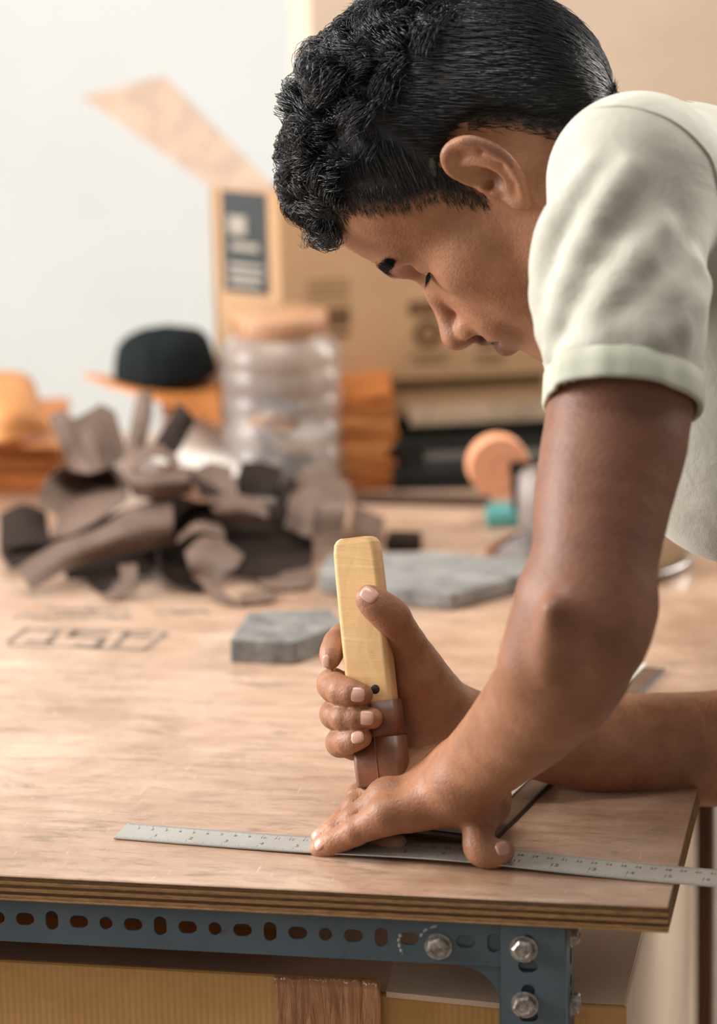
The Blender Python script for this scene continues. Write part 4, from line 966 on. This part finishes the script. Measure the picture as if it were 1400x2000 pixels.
scrap([[(120, 1045, 2.935), (220, 1005, 2.935), (335, 965, 2.935)], [(130, 1080, 2.885), (235, 1050, 2.885), (345, 1020, 2.885)]], 'dark leather strip added as shade between the scoop and the long strip', darkt)
scrap([[(395, 1005, 2.955), (480, 990, 2.955), (575, 992, 2.955)], [(415, 1045, 2.90), (495, 1048, 2.90), (590, 1052, 2.90)]], 'dark leather strip added as shade under the rounded curl', darkt)
scrap([[(0, 1080, 2.885), (60, 1062, 2.885), (115, 1050, 2.885)], [(20, 1110, 2.845), (75, 1092, 2.845), (130, 1080, 2.845)]], 'dark leather strip added as shade at the lower left edge of the pile', darkt)
b = prism('leather_offcut', [tab(*p) for p in ((752, 1078), (822, 1078), (824, 1062), (760, 1060))], .012, darkt, None, .002); tagged(b, 'small dark brown leather block behind the stone slab', 'leather')
b = prism('leather_strap', [tab(*p) for p in ((690, 985), (952, 992), (960, 980), (690, 972))], .006, simple('strap_brown', lin(74, 52, 40), .6), None, .001); tagged(b, 'dark brown leather strap lying along the black box', 'leather')
# tan leather stacks
tan = [simple('tan_leather_%s' % n, lin(*c), .55, .4, .1, 24) for n, c in zip(('orange', 'honey', 'amber'), ((196, 124, 64), (206, 140, 82), (180, 108, 52)))]
WORDS = 'topmost,second,third,fourth,fifth,sixth,seventh,eighth,ninth,tenth,eleventh,twelfth,thirteenth,fourteenth'.split(',')
def ORD(k, n): return 'topmost' if k == 0 else 'lowest' if k == n-1 else WORDS[k]+' from the top'
def stack(cx, cz0, Zx, wpx, n, th, dep, label, group, jit=.004, seed=1, name='folded_hide', roty=0):
    r = random.Random(seed); P0 = tab(cx, cz0); w = wpx*Zx/F
    for i in range(n):
        M = Matrix.Translation((P0[0]+r.uniform(-jit, jit), P0[1]+dep/2+r.uniform(-jit, jit), TZ+.0004+i*th)) @ Matrix.Rotation(math.radians(r.uniform(-3, 3)+roty), 4, 'Z')
        bm = bmesh.new(); t = bmesh.new(); bmesh.ops.create_grid(t, x_segments=8, y_segments=4, size=.5); ww = w*r.uniform(.93, 1.05); dd = dep*r.uniform(.92, 1.04); a = r.uniform(0, 6)
        wav = min(th*.18, .0012)
        for v in t.verts: v.co = Vector((v.co.x*ww, v.co.y*dd, 0))
        ext = bmesh.ops.extrude_face_region(t, geom=t.faces[:]); 
        for v in [g for g in ext['geom'] if isinstance(g, bmesh.types.BMVert)]: v.co.z += th*.82
        for v in t.verts: v.co.z += wav*(1+math.sin(v.co.x/ww*4+a)); v.co = M @ v.co
        bm.free(); o = link(name, bmesh_to(name, t), tan[r.randrange(3)]); tagged(o, label % ORD(n-1-i, n), 'leather', group)
    return P0, TZ+n*th
stack(712, 958, 3.06, 116, 12, .0078, .12, 'tan leather slab in the stack between jar and black crate, %s', 'tan leather slabs stacked right of the jar', .003, 2)
stack(30, 966, 3.05, 170, 9, .0065, .16, 'tan leather slab in the low stack at the left edge, %s', 'tan leather slabs stacked at the left edge', .008, 3)
_, zt = stack(372, 932, 3.12, 110, 12, .0076, .14, 'tan leather slab in the stack under the black cap, %s', 'tan leather slabs stacked behind the jar', .004, 4)
scrap([[(165, 733, 3.17), (250, 740, 3.17), (335, 738, 3.19), (420, 736, 3.19)], [(190, 742, 3.12), (265, 752, 3.12), (345, 752, 3.12), (424, 752, 3.12)], [(212, 752, 3.07), (280, 772, 3.05), (360, 800, 3.04), (430, 832, 3.04)]], 'curved orange leather sheet jutting left under the black cap', tan[0], .004, 5, 'leather_sheet', 'orange leather sheets')
scrap([[(-60, 735, 3.12), (0, 728, 3.13), (55, 738, 3.12), (75, 790, 3.10)], [(-60, 790, 3.05), (0, 790, 3.03), (50, 800, 3.03), (85, 825, 3.05)], [(-60, 860, 3.04), (0, 862, 3.02), (60, 850, 3.03), (100, 845, 3.06)]], 'bulging orange leather sheet on top of the left stack', tan[1], .004, 5, 'leather_sheet', 'orange leather sheets')
scrap([[(40, 850, 3.08), (80, 845, 3.09), (120, 855, 3.09)], [(45, 870, 3.03), (85, 872, 3.03), (128, 880, 3.04)]], 'small pale orange leather corner beside the left stack', tan[1], .004, 5, 'leather_sheet', 'orange leather sheets')
# white paper at the back
wp = scrap([[(318, 800, 3.16), (395, 812, 3.16), (462, 880, 3.14)], [(300, 900, 3.03), (390, 915, 3.02), (474, 930, 3.00)]], 'white paper sheet propped between the scraps and the jar', paper, .0015, 5, 'paper_sheet', 'white paper'); wp['category'] = 'paper'
# black cap
capm = simple('black_cap_cloth', lin(24, 30, 30), .85, .15, .1, 60)
pc = at(325, 735, 3.13); CP = empty('cap', pc, 'black cloth cap resting on the orange leather', 'cap')
Rm = Matrix.Translation(pc) @ Matrix.Rotation(math.radians(-4), 4, 'Y')
prof = [(.0500, 0), (.0510, .003), (.0500, .012), (.0475, .024), (.0440, .034), (.036, .0415), (.019, .0465), (.003, .048)]
cr = lathe('crown', [(r, z) for r, z in prof], capm, CP, Rm @ Matrix.Scale(1.0, 4, (0, 1, 0)), 40)
lathe('button', [(.0001, .0475), (.004, .048), (.0035, .050), (.0001, .0505)], capm, CP, Rm, 16)
for q in range(6):
    a = q*math.pi/3+.3; tube('panel_seam', [Rm @ Vector((r*1.005*math.cos(a), r*1.005*math.sin(a), z+.0003)) for r, z in prof], .0007, capm, cr, 5)
vs, fs = [], []
for i in range(15):
    a = math.radians(62+i*4)     # peak turned away from the camera
    for r, z in ((.047, .001), (.058, .0005), (.068, -.002), (.0685, -.001), (.058, .0022), (.047, .0030)): vs.append(Rm @ Vector((r*math.cos(a)*1.0, r*math.sin(a), z)))
for i in range(14):
    for k in range(6): fs.append((i*6+k, (i+1)*6+k, (i+1)*6+(k+1) % 6, i*6+(k+1) % 6))
fs += [(0, 1, 2, 3, 4, 5), tuple(14*6+k for k in (5, 4, 3, 2, 1, 0))]
link('peak', pymesh('peak', vs, fs), capm, CP)
# clear ribbed jar
pet = NM('clear_plastic'); pet.set(color=(.93, .90, .88, 1), rough=.16, trans=.9, ior=1.25)
pj = tab(556, 972); JR = empty('jar', pj, 'clear ribbed plastic jar with a tan lid behind the leather scraps', 'jar')
jm = Matrix.Translation((pj[0], pj[1]+.02, TZ+.0005)); sJ = 3.08/F
R_ = 117*sJ; out = [(R_*.90, 0), (R_*.98, .004)]
zj = .004
for k in range(5):
    out += [(R_, zj+.004), (R_*1.0, zj+.018), (R_*.955, zj+.0215), (R_*.955, zj+.0225), (R_, zj+.026)]; zj += .0255
out += [(R_, zj+.004), (R_*.97, zj+.012), (R_*.84, zj+.021), (R_*.76, zj+.024), (R_*.75, zj+.030)]
inn = [(max(r-.0016, .001), z) for r, z in out]; inn[0] = (out[0][0]-.003, .002)
vsn = out+inn[::-1]
body_j = lathe('jar_body', [(.0001, 0)]+out+inn[::-1]+[(.0001, .002)], pet.m, JR, jm, 56)
lidm = simple('tan_lid', lin(186, 140, 106), .5, .4, .06, 30); zl = zj+.026
ld_ = lathe('lid', [(.0001, zl+.019), (R_*.74, zl+.019), (R_*.78, zl+.017), (R_*.79, zl+.002), (R_*.78, zl), (R_*.76, zl), (R_*.76, zl+.016), (.0001, zl+.0165)], lidm, JR, jm, 56)
for q in range(28):
    a = 2*math.pi*q/28; box('lid_rib', (-.0006, -.0012, 0), (.0012, .0012, .013), lidm, ld_, jm @ Matrix.Translation((R_*.79*math.cos(a), R_*.79*math.sin(a), zl+.002)) @ Matrix.Rotation(a, 4, 'Z'))
cols = [simple('bit_%s' % n, lin(*c), .6) for n, c in zip(('tan', 'grey', 'brown', 'pale'), ((214, 164, 112), (120, 116, 118), (92, 72, 62), (228, 208, 188)))]
rj = random.Random(8)
jn = ['tan', 'grey', 'dark brown', 'pale']; jc = [0]*4; jo = ['lowest', 'second', 'third', 'fourth', 'fifth', 'sixth', 'seventh']
for k in range(14):
    rr = R_*.62*math.sqrt(rj.random()); a = rj.uniform(0, 6.28); z = .006+.006*k+rj.uniform(0, .003); q = rj.randrange(4) if k > 5 else (1, 2, 2)[k % 3]
    L = min(.022, math.sqrt(max((R_*.9)**2-rr**2, 1e-6))*.8)
    M = jm @ Matrix.Translation((rr*.5*math.cos(a), rr*.5*math.sin(a), z)) @ Matrix.Rotation(rj.uniform(0, 3.1), 4, 'Z') @ Matrix.Rotation(rj.uniform(-.12, .12), 4, 'X')
    bm = bmesh.new(); box_bm(bm, (-L, -.011, 0), (L, .011, .004), Matrix(), .001, 1)
    bmesh.ops.subdivide_edges(bm, edges=bm.edges[:], cuts=2)
    for v in bm.verts: v.co.z += .004*math.sin(v.co.x*60); v.co = M @ v.co
    tagged(link('leather_strip', bmesh_to('leather_strip', bm), cols[q]), '%s strip inside the clear jar, %s of its colour from below' % (jn[q], jo[jc[q]]), 'leather', 'strips kept in the jar'); jc[q] += 1
# black box under the big carton
blk = simple('black_box_paint', lin(26, 28, 26), .6, .3, .15, 30)
greym = simple('dull_grey', lin(86, 82, 78), .5)
Yb = tab(900, 955)[1]; xl_ = tab(768, 962)[0]
TB = empty('crate', (xl_+.2, Yb+.1, TZ), 'low black crate under the large printed carton', 'crate')
hb = .047
box('crate_front', (xl_, Yb, TZ+.0005), (xl_+.42, Yb+.004, TZ+.018), blk, TB, Matrix(), .0008, 1); box('crate_rail', (xl_, Yb, TZ+.038), (xl_+.42, Yb+.005, TZ+hb), blk, TB, Matrix(), .0008, 1)
box('crate_floor', (xl_, Yb+.004, TZ+.0005), (xl_+.42, Yb+.26, TZ+.003), blk, TB); box('crate_back', (xl_, Yb+.256, TZ+.003), (xl_+.42, Yb+.26, TZ+hb), blk, TB)
for x in (xl_, xl_+.205, xl_+.415): box('crate_side', (x, Yb+.004, TZ+.003), (x+.005, Yb+.256, TZ+hb), blk, TB)
b = box('tool_roll', (xl_+.03, Yb+.03, TZ+.0035), (xl_+.15, Yb+.08, TZ+.026), greym, None, Matrix(), .006, 3); tagged(b, 'grey cloth roll inside the low black crate', 'cloth')
# large printed carton
kraft = NM('printed_kraft'); c = kraft.coord(); f = kraft.noise(c, 8, 5, .6); kraft.set(color=kraft.ramp(f, [(.3, lin(180, 142, 106)), (.7, lin(196, 160, 122))]), rough=.8, spec=.2)
printm = simple('carton_print', lin(112, 84, 58), .8, .15); labm = simple('black_label', lin(38, 42, 44), .5); whitep = simple('label_white', lin(170, 160, 146), .7)
zc = TZ+hb+.0008; PHI = math.radians(12)
c0 = None
# near left bottom corner: on the crate, seen at x 552
d = ray(556, 826); t = (zc-CAM[2])/d[2]; c0 = CAM+d*t
CMX = Matrix.Translation(c0) @ Matrix.Rotation(math.radians(6), 4, 'Z')
CT = empty('carton', c0, 'large printed cardboard carton with open flaps behind the jar', 'carton')
Zc = float((c0-CAM)@fw); WC, HC, DC = .36, 455*Zc/F/.965, .26
SK = Vector((-.062, .052, 0))                             # the open carton has racked to the left
HC = 440*Zc/F/.965
def panel(name, a, b_, z0, z1, th=.004):
    a, b_ = Vector(a), Vector(b_); M = CMX @ frame(a, b_-a, (0, 0, 1)); return box(name, (0, 0, z0), ((b_-a).length, th, z1), kraft.m, CT, M, .0008, 1)
panel('front_panel', (0, 0, 0), (WC, 0, 0), 0, HC); panel('back_panel', SK+Vector((WC, 0, 0)), SK, 0, HC)
sidep = panel('side_panel', SK, (0, 0, 0), 0, HC); panel('side_panel', (WC, 0, 0), SK+Vector((WC, 0, 0)), 0, HC)
link('bottom_panel', pymesh('bottom_panel', [CMX @ (p+Vector((0, 0, z))) for z in (0.0002, .004) for p in (Vector((0, 0, 0)), Vector((WC, 0, 0)), SK+Vector((WC, 0, 0)), SK)], [(3, 2, 1, 0), (4, 5, 6, 7), (0, 1, 5, 4), (1, 2, 6, 5), (2, 3, 7, 6), (3, 0, 4, 7)], False), kraft.m, CT)
# printing on its front, pixels turned into carton coordinates
CI = CMX.inverted()
def cpt(x, y, off=-.0004):
    d = Vector(ray(x, y)); o = CI @ Vector(CAM); dd = CI.to_3x3() @ d; t = (off-o.y)/dd.y; q = o+dd*t; return q.x, q.z
def cprint(name, x0, y0, x1, y1, mat=printm, par=None):
    a = cpt(x0, y1); b_ = cpt(x1, y0); return box(name, (a[0], -.0005, a[1]), (b_[0], -.0001, b_[1]), mat, par or CT, CMX)
for r in ((598, 545, 682, 552), (598, 558, 682, 566), (598, 572, 682, 580), (598, 586, 682, 592), (640, 600, 682, 640), (646, 646, 682, 660), (797, 586, 865, 618), (800, 690, 880, 698), (812, 702, 870, 710), (925, 690, 985, 698), (930, 703, 980, 711), (640, 742, 1060, 748), (640, 754, 1060, 758)): cprint('printed_bar', *r)
def ring(cx, cy, r0, r1):
    a = cpt(cx, cy); s = Zc/F; vs, fs = [], []
    for i in range(32):
        q = 2*math.pi*i/32
        for r in (r0*s, r1*s): vs.append(CMX @ Vector((a[0]+r*math.cos(q), -.0004, a[1]+r*math.sin(q))))
    for i in range(32): fs.append((2*i, 2*i+1, 2*((i+1) % 32)+1, 2*((i+1) % 32)))
    link('printed_ring', pymesh('printed_ring', vs, fs, False), printm, CT)
ring(836, 652, 14, 30); ring(836, 652, .1, 8); ring(952, 655, 12, 26)
# pale reinforcement strip at the foot
cprint('foot_strip', 800, 780, 1075, 832, simple('pale_strip', lin(222, 194, 164), .8))
# label on its left side
SL = SK.length; LMx = CMX @ frame(SK, -SK, (0, 0, 1))
lb = box('side_label', (SL*.16, -.0006, HC*.55), (SL*.84, -.0001, HC-.003), labm, CT, LMx)
for k, (y0, y1, z0, z1) in enumerate(((.26, .52, .80, .88), (.3, .7, .735, .765), (.26, .76, .655, .675), (.26, .76, .615, .635), (.26, .7, .58, .60))): box('label_print', (SL*y0, -.0010, HC*z0), (SL*y1, -.0007, HC*z1), whitep, lb, LMx)
# flaps
def flap(pts, mat):
    n = (pts[1]-pts[0]).cross(pts[3]-pts[0]).normalized()*.004; v = list(pts)+[p+n for p in pts]
    return link('flap', pymesh('flap', v, [(0, 1, 2, 3), (7, 6, 5, 4), (0, 4, 5, 1), (1, 5, 6, 2), (2, 6, 7, 3), (3, 7, 4, 0)], False), mat, CT)
P = lambda x, y, z: CMX @ Vector((x, y, z))
SKP = lambda z: CMX @ (SK+Vector((0, 0, z)))
zf = float((np.array(SKP(HC))-CAM)@fw)
flap([P(0, 0, HC), SKP(HC), Vector(at(158, 188, zf+.10)), Vector(at(318, 148, zf+.06))], simple('flap_card', lin(172, 148, 130), .85, .15))
BK = P(.02, .20, 0)
tall = empty('carton', BK, 'tall plain cardboard carton standing behind the printed carton', 'carton')
xa, ya = .050, .16
for nm, lo, hi in (('front_panel', (xa, ya, 0), (xa+.5, ya+.004, .60)), ('side_panel', (xa, ya+.004, 0), (xa+.004, ya+.2, .60)), ('side_panel', (xa+.496, ya+.004, 0), (xa+.5, ya+.2, .60)), ('back_panel', (xa+.004, ya+.196, 0), (xa+.496, ya+.2, .60)), ('lid', (xa, ya, .60), (xa+.5, ya+.2, .604))):
    lo = (lo[0], lo[1], lo[2]-hb if lo[2] == 0 else lo[2]); box(nm, lo, hi, pcard.m, tall, CMX, .0008, 1)
flap([P(WC, 0, HC), P(WC+.08, .01, HC-.06), P(WC+.04, .08, HC-.06), CMX @ (SK+Vector((WC, 0, HC)))], pcard.m)
# tape dispenser
peach = simple('peach_tape', lin(240, 168, 128), .5, .4, .04); teal = simple('teal_plastic', lin(96, 168, 164), .4); blackp = simple('black_plastic', lin(28, 28, 28), .4); greyp = simple('grey_plastic', lin(150, 138, 130), .5)
p0 = at(972, 908, 2.96); s = 2.96/F
TDp = empty('tape_dispenser', (p0[0], p0[1], TZ), 'peach tape roll in a teal and black dispenser behind the arm', 'tape')
Mt = Matrix.Translation(p0) @ Matrix.Rotation(math.radians(8), 4, 'Z') @ Matrix.Rotation(math.pi/2, 4, 'X')
lathe('tape_roll', [(.010, -.011), (58*s, -.011), (60*s, -.010), (60*s, .010), (58*s, .011), (.010, .011)], peach, TDp, Mt, 48, False, True)
lathe('hub', [(.0001, -.0105), (.0098, -.0105), (.0098, .0105), (.0001, .0105)], peach, TDp, Mt, 24, False)
hz = p0[2]-TZ
Ml = Matrix.Translation((p0[0], p0[1], TZ))
box('base', (-.012, -.016, .0005), (.034, .016, .016), teal, TDp, Ml, .003, 2)
box('cutter_arm', (.012, -.0145, .012), (.026, -.0118, hz+.004), blackp, TDp, Ml, .001, 1)
box('cutter', (.010, -.0150, hz-.006), (.030, .006-.02, hz+.006), blackp, TDp, Ml, .001, 1)
# grey roll of felt standing beside it
p1 = tab(1062, 1045); fm = Matrix.Translation((p1[0], p1[1], TZ+.0005))
FR = empty('felt_roll', p1, 'grey felt roll standing upright beside the tape dispenser', 'roll')
lathe('roll', [(.0001, 0), (.020, 0), (.0225, .003), (.0235, .03), (.0225, .056), (.018, .060), (.0001, .058)], greyp, FR, fm, 32)
lathe('core', [(.004, .0585), (.007, .0585), (.007, .0605), (.004, .0605)], blackp, FR, fm, 20, False, True)
